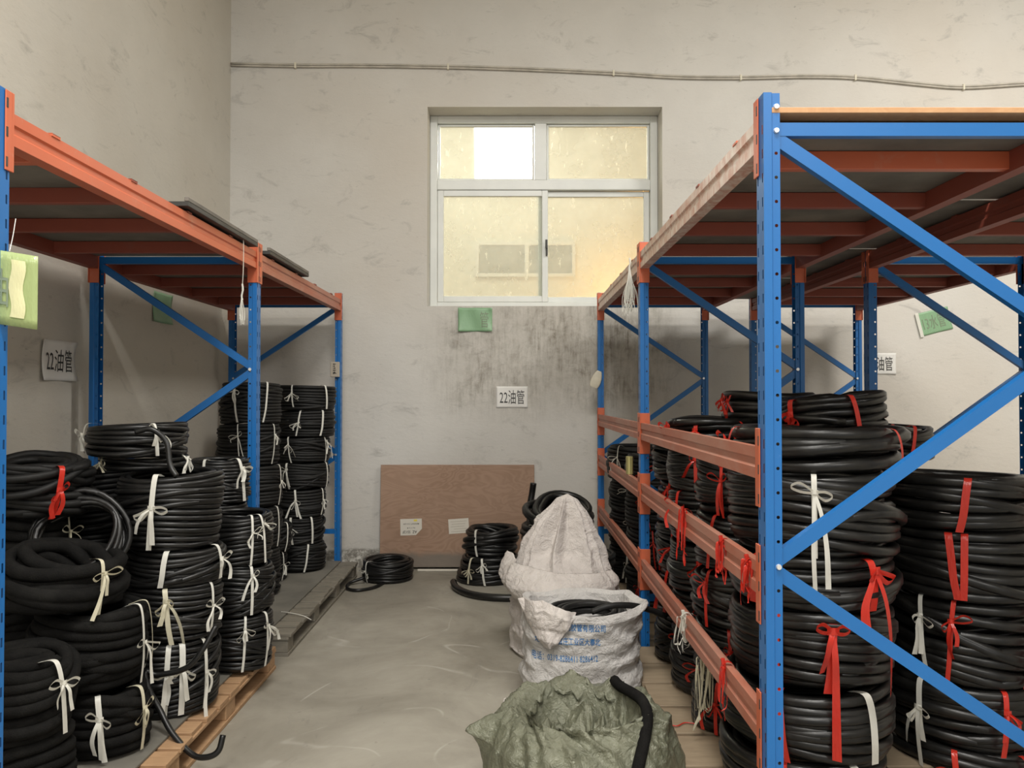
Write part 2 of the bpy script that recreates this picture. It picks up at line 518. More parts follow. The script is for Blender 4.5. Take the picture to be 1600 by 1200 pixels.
# ------------------------------------------------------------------ setting
WY = 6.32            # back wall plane
WX = -2.33           # left wall plane
OPEN = (-0.700, 1.243, 2.148, 3.800)   # window opening


def wall_with_hole(x0, x1, z0, z1, y0, y1, hole):
    hx0, hx1, hz0, hz1 = hole
    xs = [x0, hx0, hx1, x1]; zs = [z0, hz0, hz1, z1]
    mb = MB(); V = []; F = []
    for y in (y0, y1):
        for z in zs:
            for x in xs:
                V.append((x, y, z))
    id_ = lambda k, j, i: k * 16 + j * 4 + i
    for j in range(3):
        for i in range(3):
            if i == 1 and j == 1: continue
            F.append((id_(0, j, i), id_(0, j, i + 1), id_(0, j + 1, i + 1), id_(0, j + 1, i)))
            F.append((id_(1, j, i), id_(1, j + 1, i), id_(1, j + 1, i + 1), id_(1, j, i + 1)))
    for a, b_ in (((1, 1), (1, 2)), ((1, 2), (2, 2)), ((2, 2), (2, 1)), ((2, 1), (1, 1))):
        F.append((id_(0, *a), id_(0, *b_), id_(1, *b_), id_(1, *a)))
    o = [(0, 0), (0, 3), (3, 3), (3, 0)]
    for k in range(4):
        a, b_ = o[k], o[(k + 1) % 4]
        F.append((id_(0, *a), id_(1, *a), id_(1, *b_), id_(0, *b_)))
    mb.add(V, F); return mb


RX = 6.2; CZ = 5.6; FY = -7.0
mb = MB(); mb.box((WX - 0.25, FY, -0.15), (RX + 0.25, WY + 0.32, 0)); fl = mb.build('floor', 'concrete'); fl['kind'] = 'structure'
w = wall_with_hole(WX - 0.25, RX + 0.25, 0, CZ, WY, WY + 0.32, OPEN).build('wall_back', 'wall_back_plaster'); w['kind'] = 'structure'
mb = MB(); mb.box((WX - 0.25, FY, 0), (WX, WY, CZ)); w = mb.build('wall_left', 'wall_left_plaster'); w['kind'] = 'structure'
mb = MB(); mb.box((RX, FY, 0), (RX + 0.25, WY, CZ)); w = mb.build('wall_right', 'wall_left_plaster'); w['kind'] = 'structure'
mb = MB(); mb.box((WX - 0.25, FY, CZ), (RX + 0.25, WY + 0.32, CZ + 0.2)); w = mb.build('ceiling', 'room_paint'); w['kind'] = 'structure'

# the neighbouring room seen through the window
NY = 10.9
for nm, a, b_ in (('wall_neighbour_back', (-4, NY, 0), (5, NY + 0.2, CZ)), ('wall_neighbour_left', (-4.2, WY + 0.32, 0), (-4, NY, CZ)),
                  ('wall_neighbour_right', (5, WY + 0.32, 0), (5.2, NY, CZ)), ('ceiling_neighbour', (-4, WY + 0.32, CZ), (5, NY, CZ + 0.2)),
                  ('floor_neighbour', (-4, WY + 0.32, -0.15), (5, NY, 0))):
    mb = MB(); mb.box(a, b_); o = mb.build(nm, 'room_paint' if 'floor' not in nm else 'concrete'); o['kind'] = 'structure'


def window_unit(name, x0, x1, z0, z1, y, parts):
    r = empty(name, ((x0 + x1) / 2, y, z0)); r['kind'] = 'structure'
    for nm, a, b_, mt in parts:
        m_ = MB(); m_.box(tuple(a[i] - r.location[i] for i in range(3)), tuple(b_[i] - r.location[i] for i in range(3)), 0.004 if 'pane' not in nm else 0)
        m_.build(nm, mt, r)
    return r


YF = WY + 0.20      # front of the white frame
x0, x1, z0, z1 = OPEN[0] + 0.001, OPEN[1] - 0.001, OPEN[2] + 0.001, OPEN[3] - 0.001
pr = []
fw = 0.062
pr += [('window_frame', (x0, YF, z0), (x0 + fw, YF + 0.08, z1), 'white_frame'), ('window_frame', (x1 - fw, YF, z0), (x1, YF + 0.08, z1), 'white_frame'),
       ('window_frame', (x0 + fw, YF, z1 - fw), (x1 - fw, YF + 0.08, z1), 'white_frame'), ('window_frame', (x0 + fw, YF, z0), (x1 - fw, YF + 0.08, z0 + 0.055), 'white_frame')]
zt = 3.165           # transom
pr += [('transom', (x0 + fw, YF - 0.002, zt), (x1 - fw, YF + 0.08, zt + 0.085), 'white_frame')]
xm = 0.245
pr += [('mullion', (xm - 0.05, YF + 0.004, zt + 0.085), (xm + 0.05, YF + 0.078, z1 - fw), 'white_frame')]


def sash(xa, xb, za, zb, y, t=0.03, d=0.035):
    return [('sash_frame', (xa, y, za), (xa + t, y + d, zb), 'white_frame'), ('sash_frame', (xb - t, y, za), (xb, y + d, zb), 'white_frame'),
            ('sash_frame', (xa + t, y, zb - t), (xb - t, y + d, zb), 'white_frame'), ('sash_frame', (xa + t, y, za), (xb - t, y + d, za + t), 'white_frame'),
            ('glass_pane', (xa + t - 0.004, y + d * 0.4, za + t - 0.004), (xb - t + 0.004, y + d * 0.4 + 0.005, zb - t + 0.004), 'dirty_glass')]


pr += sash(x0 + fw + 0.002, xm - 0.052, zt + 0.087, z1 - fw - 0.002, YF + 0.03, 0.018, 0.03)
pr += sash(xm + 0.052, x1 - fw - 0.002, zt + 0.087, z1 - fw - 0.002, YF + 0.03, 0.018, 0.03)
pr += sash(x0 + fw + 0.002, xm + 0.062, z0 + 0.057, zt - 0.002, YF + 0.006, 0.052, 0.03)
pr += sash(xm - 0.02, x1 - fw - 0.002, z0 + 0.057, zt - 0.003, YF + 0.042, 0.048, 0.03)
win = window_unit('window_1', x0, x1, z0, z1, YF, pr)
mb = MB(); mb.box((-0.008, -0.02, -0.06), (0.008, 0.0, 0.03), 0.003); mb.box((-0.012, -0.03, 0.0), (0.006, -0.018, 0.075), 0.003)
mb.build('window_handle', 'dark_sheet', win, (xm + 0.05 - win.location.x, 0.004, 2.66 - z0))

# window in the far wall of the neighbouring room
gx0, gx1, gz0, gz1 = -0.52, 0.90, 3.10, 3.60
yy = NY - 0.05
pr = []
for a, b_ in (((gx0, yy, gz0), (gx0 + 0.05, NY - 0.005, gz1)), ((gx1 - 0.05, yy, gz0), (gx1, NY - 0.005, gz1)), ((gx0 + .05, yy, gz1 - 0.05), (gx1 - .05, NY - 0.005, gz1)),
              ((gx0 + .05, yy, gz0), (gx1 - .05, NY - 0.005, gz0 + 0.05)), ((0.18, yy, gz0 + .05), (0.24, NY - 0.005, gz1 - .05))):
    pr.append(('window_frame', a, b_, 'white_frame'))
for a, b_ in ((gx0 + .05, 0.18), (0.24, gx1 - .05)):
    pr.append(('window_pane', (a, NY - 0.03, gz0 + .05), (b_, NY - 0.02, gz1 - .05), 'far_pane'))
simple('far_pane', (0.17, 0.18, 0.15), 0.5)
window_unit('window_2', gx0, gx1, gz0, gz1, yy, pr)

# flood lamp of the neighbouring room
fl = empty('flood_lamp', (-0.05, 8.9, 4.24)); tag(fl, 'bright white flood lamp glowing behind the upper left window pane', 'lamp')
mb = MB(); mb.box((-0.40, 0.0, -0.33), (0.40, 0.10, 0.33), 0.012); mb.build('lamp_housing', 'lamp_white', fl)
mb = MB(); mb.box((-0.38, -0.03, -0.31), (0.38, -0.002, 0.31), 0.008); mb.build('lamp_lens', 'lit_lamp', fl)
mb = MB(); mb.box((-0.02, 0.03, 0.33), (0.02, 0.07, CZ - 4.24)); mb.build('bracket', 'lamp_white', fl)

# ------------------------------------------------------------------ pallet racks
PH = 2.22            # upright height
PITCHH = 0.0653


def upright_mesh():
    V = []; F = []
    idx = {}

    def vert(p):
        k = (round(p[0], 5), round(p[1], 5), round(p[2], 5))
        if k not in idx:
            idx[k] = len(V); V.append(k)
        return idx[k]

    def strip(O, U, w, hw, hh, rnd):
        """one column of perforated cells: O base point, U unit direction in plan, w width"""
        n = int(PH / PITCHH)
        P = lambda u, z: vert((O[0] + U[0] * u, O[1] + U[1] * u, z))
        for k in range(n):
            zc = (k + 0.5) * PITCHH; za, zb = k * PITCHH, (k + 1) * PITCHH
            zq = zc - hh, zc + hh; uc = w / 2
            out = [(0, za), (uc, za), (w, za), (w, zc), (w, zb), (uc, zb), (0, zb), (0, zc)]
            c = 0.75 if rnd else 1.0
            inn = [(uc - hw * c, zc - hh * c), (uc, zc - hh), (uc + hw * c, zc - hh * c), (uc + hw, zc), (uc + hw * c, zc + hh * c), (uc, zc + hh), (uc - hw * c, zc + hh * c), (uc - hw, zc)]
            ov = [P(*q) for q in out]; iv = [P(*q) for q in inn]
            for i in range(8):
                j = (i + 1) % 8
                F.append((ov[i], ov[j], iv[j], iv[i]))
        # plain top
        zt_ = n * PITCHH
        F.append((P(0, zt_), P(w / 2, zt_), P(w, zt_), P(w, PH), P(0, PH)))

    def plain(a, b_):
        n = int(PH / PITCHH)
        zs = [k * PITCHH for k in range(n + 1)] + [PH]
        F.append((vert((a[0], a[1], 0)), vert((b_[0], b_[1], 0)), vert((b_[0], b_[1], PH)), vert((a[0], a[1], PH))))

    D = 0.06
    strip((0.046, 0.006), (-1, 0), 0.021, 0.0046, 0.0046, True)       # front flange with round holes
    plain((0.025, 0.006), (0.022, 0.0)); plain((0.022, 0.0), (0.0, 0.0))
    strip((0, 0), (0, 1), 0.022, 0.0035, 0.0125, False)                # aisle face, two columns of slots
    plain((0, 0.022), (0, 0.038))
    strip((0, 0.038), (0, 1), 0.022, 0.0035, 0.0125, False)
    plain((0, D), (0.022, D)); plain((0.022, D), (0.025, D - 0.006))
    strip((0.025, D - 0.006), (1, 0), 0.021, 0.0046, 0.0046, True)
    me = mesh_from(V, F, 'upright')
    return me


UP_ME = upright_mesh(); UP_ME.materials.append(MATS['blue_paint'])
fpm = MB(); fpm.box((-0.02, -0.02, 0), (0.07, 0.08, 0.005), 0.001)
FOOT_ME = mesh_from(fpm.v, fpm.f, 'foot_plate'); FOOT_ME.materials.append(MATS['blue_paint'])


def bolt_me():
    bm = bmesh.new()
    bmesh.ops.create_cone(bm, cap_ends=True, segments=10, radius1=0.0085, radius2=0.0065, depth=0.007)
    bmesh.ops.rotate(bm, verts=bm.verts, cent=(0, 0, 0), matrix=Matrix.Rotation(math.pi / 2, 3, 'X'))
    me = bpy.data.meshes.new('bolt'); bm.to_mesh(me); bm.free(); me.materials.append(MATS['zinc_bolt']); return me


BOLT_ME = bolt_me()
C_PROF = [(-0.018, 0), (0.018, 0), (0.018, 0.024), (0.015, 0.024), (0.015, 0.003), (-0.015, 0.003), (-0.015, 0.024), (-0.018, 0.024)]


def add_frame(root, xa, xb, y, flip, bolts=True):
    """upright frame between plan positions xa (left face) and xb (right face); flip puts the upper brace end at the right post"""
    ups = []
    a = put('upright', UP_ME, None, root, (xa, y, 0)); b_ = put('upright', UP_ME, None, root, (xb, y + 0.06, 0), (0, 0, math.pi))
    ups = [a, b_]
    put('foot_plate', FOOT_ME, None, a); put('foot_plate', FOOT_ME, None, b_)
    la, lb = xa + 0.036, xb - 0.036
    zs = [2.118, 1.545, 0.945, 0.372]
    left = not flip
    yb = y + 0.012
    def brace(p, q):
        d = (Vector(q) - Vector(p)).normalized()
        n_ = Vector((-d.z, 0, d.x))
        m_ = MB(); m_.prism(C_PROF, p, q, n_, (0, 1, 0)); return m_.build('brace', 'blue_paint', root)
    brace((la + 0.006, yb, zs[0] + 0.006), (lb - 0.006, yb, zs[0] + 0.006))
    for i in range(3):
        pa, pb = ((la, zs[i]), (lb, zs[i + 1])) if left else ((lb, zs[i]), (la, zs[i + 1]))
        o_ = 0.016
        za = zs[i] - (o_ if i or True else 0); zb_ = zs[i + 1] + o_
        brace((pa[0], yb + 0.001, za), (pb[0], yb + 0.001, zb_)); left = not left
    brace((la + 0.006, yb, zs[3] - 0.03), (lb - 0.006, yb, zs[3] - 0.03))
    left = not flip
    for i, z in enumerate(zs):
        up = a if ((i % 2 == 0) == (not flip)) else b_
        if up is a:
            put('bolt', BOLT_ME, None, a, (0.036, 0.0035, z))
            put('bolt', BOLT_ME, None, a, (0.036, 0.0565, z))
        else:
            put('bolt', BOLT_ME, None, b_, (0.036, 0.0565, z)); put('bolt', BOLT_ME, None, b_, (0.036, 0.0035, z))
    for up in (a, b_):
        put('bolt', BOLT_ME, None, up, (0.036, 0.0035 if up is a else 0.0565, zs[0] + 0.065))
    return ups


BEAM_PROF = [(0, 0), (0, 0.030), (0.006, 0.036), (0.006, 0.052), (0, 0.058), (0, 0.088), (0.022, 0.088), (0.022, 0.064), (0.045, 0.064), (0.045, 0)]
CONN = {}


def connector_mesh(mat, end):
    """L-shaped end plate; local x=0 aisle face (outside is -x), beam along +y from y=0; end=+1 near end, -1 far end"""
    k = (mat, end)
    if k in CONN: return CONN[k]
    m_ = MB()
    t = 0.004
    # plate against the aisle face of the upright (upright spans y -0.06..0)
    ya, yb = (-0.024, 0.012) if end > 0 else (-0.012, 0.024)
    za, zb = -0.075, 0.140
    m_.box((-t - 0.001, ya, za), (-0.001, yb, zb), 0.0015)
    # plate across the beam end, lying on the upright
    ya, yb = (0.0, t) if end > 0 else (-t, 0.0)
    m_.box((-t - 0.001, ya, za), (0.05, yb, zb), 0.0015)
    # hooks as dark slots
    me = mesh_from(m_.v, m_.f, 'connector'); me.materials.append(MATS[mat]); CONN[k] = me
    return me


def slot_mesh():
    m_ = MB()
    for z in (-0.045, 0.03, 0.10):
        m_.box((-0.0062, -0.02, z - 0.014), (-0.0052, -0.013, z + 0.014))
        m_.box((0.018, 0.0, z - 0.012), (0.027, 0.001, z + 0.012))
    me = mesh_from(m_.v, m_.f, 'hook_slot'); me.materials.append(MATS['dark_sheet']); return me


SLOT_ME = slot_mesh()


def add_beam(root, xface, side, y0, y1, ztop, mat, connmat='orange_paint'):
    """side=-1: the aisle face looks to -x (beam lies on +x of xface); +1 the mirror"""
    zb = ztop - 0.088
    m_ = MB()
    m_.prism(BEAM_PROF, (0, 0.004, 0), (0, y1 - y0 - 0.004, 0), (1, 0, 0), (0, 0, 1))
    L = y1 - y0
    if side < 0:
        o = m_.build('beam', mat, root, (xface, y0, zb))
        c1 = put('connector', connector_mesh(connmat, 1), None, o); put('hook_slot', SLOT_ME, None, c1) if False else None
        c2 = put('connector', connector_mesh(connmat, -1), None, o, (0, L, 0))
    else:
        o = m_.build('beam', mat, root, (xface, y1, zb), (0, 0, math.pi))
        c1 = put('connector', connector_mesh(connmat, 1), None, o)
        c2 = put('connector', connector_mesh(connmat, -1), None, o, (0, L, 0))
    # hook slots stand on the end plates as their own dark insets
    for (yy_, s_) in ((0, 1), (L, -1)):
        sm = MB()
        for z in (-0.052, 0.028, 0.106):
            sm.box((-0.0062, yy_ - s_ * 0.022, z - 0.013), (-0.0048, yy_ - s_ * 0.015, z + 0.013))
        for z in (-0.035, 0.10):
            sm.box((0.024, yy_ - s_ * 0.0006, z - 0.011), (0.031, yy_ + s_ * 0.001, z + 0.011)) if s_ < 0 else sm.box((0.024, yy_ - 0.0006, z - 0.011), (0.031, yy_ + 0.001, z + 0.011))
        sm.build('hook_slot', 'dark_sheet', o)['kind'] = 'stuff'
    return o


def crossbar(root, xa, xb, y, ztop, mat='shaded_orange_paint'):
    m_ = MB(); m_.box((xa, y, ztop - 0.055), (xb, y + 0.032, ztop), 0.002)
    for x_, s_ in ((xa, 1), (xb, -1)):      # hook over the lip of the beam
        m_.box((x_ - s_ * 0.026, y - 0.004, ztop + 0.022), (x_ + s_ * 0.01, y + 0.036, ztop + 0.030), 0.001)
        m_.box((min(x_, x_ + s_ * 0.004), y - 0.004, ztop), (max(x_, x_ + s_ * 0.004), y + 0.036, ztop + 0.024))
    return m_.build('crossbar', mat, root)


YS = (2.055, 4.05, 6.04)
YSL = (1.99, 4.05, 6.04)
TOPZ = 2.166


def make_rack(name, label, xa, xb, near_side, flips, deckmat, aisle_mats, far_mat, group=None, YS=YS):
    root = empty(name, ((xa + xb) / 2, YS[0], 0))
    tag(root, label, 'rack', group)
    root.location = (0, 0, 0)
    for y, fp in zip(YS, flips):
        add_frame(root, xa, xb, y, fp)
    for i in range(2):
        y0, y1 = YS[i] + 0.06, YS[i + 1]
        ml, mr = (aisle_mats[i], far_mat) if near_side < 0 else (far_mat, aisle_mats[i])
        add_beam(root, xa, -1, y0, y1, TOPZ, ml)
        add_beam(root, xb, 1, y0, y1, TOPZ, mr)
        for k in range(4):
            crossbar(root, xa + 0.024, xb - 0.024, y0 + 0.19 + k * 0.47, TOPZ - 0.024, 'orange_paint' if k == 0 and i == 0 else 'shaded_orange_paint')  # front bar in plain orange, the rest with deck shade in their colour
        # deck boards, three to a bay
        L = y1 - y0
        for k in range(3):
            m_ = MB(); m_.box((xa + 0.026, y0 + k * L / 3 + 0.004, TOPZ - 0.0225), (xb - 0.026, y0 + (k + 1) * L / 3 - 0.004, TOPZ - 0.004 + (0.003 if k % 2 else 0)), 0.001)
            m_.build('deck_panel', deckmat, root)
    return root


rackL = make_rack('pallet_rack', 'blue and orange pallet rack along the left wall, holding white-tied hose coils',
                  -2.232, -1.348, 1, (True, False, True), 'deck_board', ('orange_paint', 'dusty_orange_paint'), 'shaded_orange_paint', None, YSL)
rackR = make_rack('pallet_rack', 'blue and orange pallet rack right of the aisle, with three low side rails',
                  0.677, 1.545, -1, (False, False, False), 'deck_board', ('filmed_orange_paint', 'filmed_orange_paint'), 'shaded_orange_paint')
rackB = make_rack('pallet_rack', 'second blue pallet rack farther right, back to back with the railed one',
                  1.885, 2.755, -1, (False, False, False), 'deck_board', ('shaded_orange_paint', 'shaded_orange_paint'), 'shaded_orange_paint')
for i in range(2):
    for z in (1.262, 0.945, 0.548):
        add_beam(rackR, 0.677, -1, YS[i] + 0.06, YS[i + 1], z, 'dusty_orange_paint')

# boards bridging the gap between the two right racks
for k, (ya, yb) in enumerate(((2.07, 3.0), (3.02, 4.0), (4.02, 5.0), (5.02, 6.08))):
    mb = MB(); mb.box((-0.245, -(yb - ya) / 2, 0), (0.245, (yb - ya) / 2, 0.012), 0.001)
    tag(mb.build('bridging_board', 'deck_board', None, (1.715, (ya + yb) / 2, TOPZ + 0.009)), 'grey board bridging the tops of the two right racks, ' + ('nearest of four', 'second of four', 'third of four', 'farthest of four')[k], 'board', 'boards bridging the right racks')
# loose sheets lying on the tops of the racks
mb = MB(); mb.box((0.70, 2.06, 0), (1.46, 3.2, 0.015), 0.001)
tag(mb.build('plywood_sheet', 'deck_wood', None, (0, 0, TOPZ + 0.0005)), 'brown wooden sheet lying across the top of the right rack, front edge showing', 'sheet')
for ya, yb, lb in ((3.12, 3.98, 'dark sheet with grey lip overhanging the top beam of the left rack, nearer of two'),
                   (4.18, 4.98, 'dark sheet with grey lip overhanging the top beam of the left rack, farther of two')):
    o = empty('cover_sheet', (-1.6, (ya + yb) / 2, TOPZ + 0.012)); tag(o, lb, 'sheet')
    h = (yb - ya) / 2
    mb = MB(); mb.box((-0.5, -h, 0), (0.28, h, 0.02), 0.002); mb.build('sheet', 'dark_sheet', o)
    mb = MB(); mb.box((0.262, -h, 0.0205), (0.28, h, 0.038), 0.002); mb.build('lip', 'deck_board', o)

# ------------------------------------------------------------------ pallets
TOP_BOARD = {}


def pallet(label, x0, x1, y0, y1, mat, boards, group='pallets under the racks', sheet=None):
    r = empty('pallet', ((x0 + x1) / 2, (y0 + y1) / 2, 0)); tag(r, label, 'pallet', None)
    W = (x1 - x0) / 2; L = (y1 - y0) / 2
    rng = random.Random(int(x0 * 100) + int(y0 * 10))
    for x in (-W + 0.05, 0, W - 0.05):      # bottom runners
        m_ = MB(); m_.box((x - 0.05, -L, 0), (x + 0.05, L, 0.018), 0.002); m_.build('runner', mat, r)
    nb = max(3, int(2 * L / 0.45))
    for k in range(nb):
        yc = -L + 0.06 + k * (2 * L - 0.12) / (nb - 1)
        for x in (-W + 0.05, 0, W - 0.05):
            m_ = MB(); m_.box((x - 0.045, yc - 0.055, 0.018), (x + 0.045, yc + 0.055, 0.086), 0.003); m_.build('block', mat, r)
    for x in (-W + 0.05, 0, W - 0.05):
        m_ = MB(); m_.box((x - 0.05, -L, 0.086), (x + 0.05, L, 0.100), 0.002); m_.build('stringer', mat, r)
    step = 2 * L / boards
    for k in range(boards):
        j = rng.uniform(-0.012, 0.012)
        m_ = MB(); m_.box((-W + j * 0.5, -L + k * step + 0.012, 0.100), (W + j, -L + (k + 1) * step - 0.012, 0.118 + rng.uniform(-0.0015, 0.0015)), 0.002)
        m_.build('deck_board', mat, r)
    return r


pallet('orange-brown wooden pallet under the front white-tied coils of the left rack', -2.18, -1.215, 2.16, 3.98, 'orange_wood', 14)
pallet('dusty grey wooden pallet at the far end of the left rack', -2.18, -1.205, 4.16, 6.0, 'grey_wood', 14)
pallet('pale tan wooden pallet behind the green sack, under the right rack', 0.585, 1.50, 2.16, 3.98, 'tan_wood', 7)
pallet('tan wooden pallet at the far end of the right rack behind the white sacks', 0.70, 1.50, 4.16, 5.98, 'tan_wood', 8)
pallet('tan wooden pallet between the two right racks, under the big red-tied stack', 1.39, 2.10, 2.50, 3.25, 'tan_wood', 6) if False else None
for lb, a, b_, mt in (('grey dusty board laid on the far left pallet under the back coils', (-2.15, 4.2, 0.1205), (-1.325, 5.97, 0.130), 'dusty_sheet'),
                      ('grey board laid on the near left pallet under the front coils', (-2.15, 2.2, 0.1205), (-1.29, 3.95, 0.130), 'dusty_sheet')):
    mb = MB(); c_ = ((a[0] + b_[0]) / 2, (a[1] + b_[1]) / 2, a[2])
    mb.box(tuple(a[i] - c_[i] for i in range(3)), tuple(b_[i] - c_[i] for i in range(3)), 0.001)
    tag(mb.build('floor_board', mt, None, c_), lb, 'board')

# ------------------------------------------------------------------ hose coils
def coil_mesh(R, h, d, seed, layers=2, wav=0.35, tail=None, oval=0.0, seg=30, sides=7, slant=0.3, flat=0.0, stray=2):
    rng = np.random.default_rng(seed)
    rad = d / 2
    rows = max(1, int(round((h - d) / (d * 0.90))) + 1)
    zs = np.linspace(rad, h - rad, rows) if rows > 1 else np.array([rad])
    seq = []
    order = list(range(layers))[::-1]
    for li, j in enumerate(order):
        rr = R - rad - j * d * 0.88
        zz = zs if li % 2 == 0 else zs[::-1]
        for z in zz:
            e = abs(z - h / 2) / (h / 2 + 1e-6)
            r_ = rr - max(0, e - 0.55) ** 2 * d * 2.6 + rng.normal(0, d * 0.10)
            seq.append((r_, z + rng.normal(0, d * 0.06)))
    nmain = len(seq)
    for q in range(stray):
        seq.append((R - rad + d * rng.uniform(0.10, 0.32), h * rng.uniform(0.25, 0.75)))
    n = len(seq); N = n * seg + 1
    t = np.arange(N) / seg
    k = np.minimum(np.floor(t).astype(int), n - 1); f = t - np.floor(t)
    a = np.array(seq); nxt = np.minimum(k + 1, n - 1)
    s = np.clip((f - 0.70) / 0.30, 0, 1); s = s * s * (3 - 2 * s)
    r = a[k, 0] * (1 - s) + a[nxt, 0] * s; z = a[k, 1] * (1 - s) + a[nxt, 1] * s
    th = 2 * np.pi * t + rng.uniform(0, 6.28)
    kn = np.arange(n + 2)
    def slow(amp):
        w_ = np.cumsum(rng.normal(0, 1, n + 2)) * 0.5; w_ -= w_.mean(); w_ = np.tanh(w_)
        return np.interp(t, kn, w_) * amp
    z = z + slow(d * slant) * np.sin(th) + slow(d * slant) * np.cos(th) + slow(d * wav * 0.5) * np.sin(2 * th + 1)
    r = r + slow(d * wav * 0.7) * np.sin(th + 0.6) + slow(d * wav * 0.6) * np.sin(2 * th) + slow(d * wav * 0.4) * np.sin(3 * th + 2)
    if stray:
        # the last turns cross over the others at a slant
        ph = np.repeat(rng.uniform(0, 6.28, n), seg); ph = np.append(ph, ph[-1])
        amp = np.clip((t - nmain + 0.5) / 0.5, 0, 1) * min(h * 0.22, d * 2.2)
        z = z + amp * np.sin(th + ph[-1])
        z = np.clip(z, rad, h - rad * 0.6) if h > 3 * d else z
    X = r * np.cos(th) * (1 + oval); Y = r * np.sin(th) * (1 - oval); Z = np.maximum(z, rad * 0.95)
    P = np.stack([X, Y, Z], 1)
    if tail is not None:
        # leave the last winding and run off through the given local points
        last = P[-1]; kk = len(P) - int(seg * 0.4)
        ex = smooth_path([tuple(P[kk - 6]), tuple(P[kk])] + [tuple(p) for p in tail], 26)[6:]
        P = np.concatenate([P[:kk], np.array([tuple(e) for e in ex])])
    V, Q, E = tube_arrays_h(P, rad, sides)
    return quads_np(V, Q, 'hose_coil', True, E)


def tube_arrays_h(P, rad, sides):
    """tube along a mostly horizontal path"""
    n = len(P)
    T = np.gradient(P, axis=0); T /= np.linalg.norm(T, axis=1)[:, None] + 1e-9
    up = np.array([0, 0, 1.0]); N = np.cross(T, up); ln = np.linalg.norm(N, axis=1)[:, None]
    if ln.min() < 0.12:
        return tube_arrays(P, rad, sides)
    N /= ln; B = np.cross(N, T)
    a = np.linspace(0, 2 * np.pi, sides, endpoint=False) + np.pi / sides
    V = P[:, None, :] + rad * (np.cos(a)[None, :, None] * N[:, None, :] + np.sin(a)[None, :, None] * B[:, None, :])
    idx = np.arange(n * sides).reshape(n, sides); nx = np.roll(idx, -1, 1)
    Q = np.stack([idx[:-1], idx[1:], nx[1:], nx[:-1]], -1).reshape(-1, 4)
    return V.reshape(-1, 3), Q, [list(idx[0]), list(idx[-1][::-1])]


def add_tie(coil, R, h, phi, color, rng, tail=0.12, bow=True, w=0.014, oval=0.0, zk=None, inner=0.07):
    ca, sa = math.cos(phi), math.sin(phi)
    k = 1 / math.sqrt((ca / (1 + oval)) ** 2 + (sa / (1 - oval)) ** 2)
    Re = R * k
    out = Vector((ca, sa, 0)); tan = Vector((-sa, ca, 0)); up = Vector((0, 0, 1))
    pt = lambda r, s, z: out * r + tan * s + up * z
    m_ = MB(); w = w * rng.uniform(0.65, 1.35)
    lean = rng.uniform(-0.022, 0.022)
    band_ = smooth_path([pt(Re - inner, lean, h * 0.96 + 0.004), pt(Re - inner * 0.35, lean * 0.6, h + 0.005), pt(Re - 0.004, lean * 0.4, h * 0.95 + 0.002),
                         pt(Re + 0.006, 0, h * 0.70), pt(Re + 0.007, -lean * 0.4, h * 0.35), pt(Re - 0.001, -lean, h * 0.05)], 20)
    m_.strip(band_, tan, w)
    if bow:
        z0 = h * rng.uniform(0.55, 0.85) if zk is None else zk
        kx = Re + 0.012
        # knot
        m_.strip(smooth_path([pt(kx, -w * 0.7, z0), pt(kx + 0.007, 0, z0 + 0.002), pt(kx, w * 0.7, z0)], 6), up, w * 0.9)
        for s_ in (-1, 1):
            L = rng.uniform(0.015, 0.07); dz = rng.uniform(-0.045, 0.02)
            loop = smooth_path([pt(kx, 0, z0), pt(kx + 0.012, s_ * L * 0.6, z0 + dz + 0.012), pt(kx + 0.014, s_ * L, z0 + dz), pt(kx + 0.008, s_ * L * 0.6, z0 + dz - 0.014), pt(kx, 0, z0 - 0.003)], 18)
            m_.strip(loop, [(up * 0.8 + out * 0.6).normalized()] * len(loop), w * 0.7)
        for s_ in (-1, 1):
            L = tail * rng.uniform(0.35, 1.3); dx = s_ * rng.uniform(0.0, 0.055)
            tw = rng.uniform(-0.5, 0.5)
            pts = smooth_path([pt(kx, 0, z0), pt(kx + 0.012, dx * 0.6, z0 - L * 0.25), pt(kx + 0.010, dx, z0 - L * 0.6), pt(kx + 0.008, dx * 1.1 + rng.uniform(-.015, .015), z0 - L)], 15)
            wd = [(tan * math.cos(tw * i / 8) + out * math.sin(tw * i / 8)) for i in range(len(pts))]
            m_.strip(pts, wd, [w * (0.6 + 0.5 * i / len(pts)) for i in range(len(pts))])
    o = m_.build('tie_ribbon', color, coil, smooth=True)
    return o


NCOIL = 0
ORD = ['bottom one', 'second up', 'third up', 'fourth up', 'fifth up', 'sixth up', 'seventh up', 'eighth up']


def coil(label, x, y, z, R, h, d, mat='black_rubber', ties=(), layers=2, seed=None, rot=(0, 0, 0), group=None, wav=0.35, tail=None, oval=0.0, slant=0.3, tw=0.014, seg=30, sides=7, inner=0.07, stray=2):
    global NCOIL
    NCOIL += 1
    sd = seed if seed is not None else NCOIL * 17 + 3
    if h < 3.2 * d: stray = 0
    me = coil_mesh(R, h, d, sd, layers, wav, tail, oval, seg, sides, slant, 0.0, stray)
    o = put('hose_coil', me, mat, None, (x, y, z), rot)
    tag(o, label, 'hose coil', group)
    rng = random.Random(sd)
    face = math.atan2(-y, -x) - rot[2]
    for t in ties:
        dphi, colr, L = t[:3]
        add_tie(o, R + (d * 0.30 if stray else 0), h, face + math.radians(dphi), colr, rng, L, t[3] if len(t) > 3 else True, tw, oval, inner=inner)
    return o


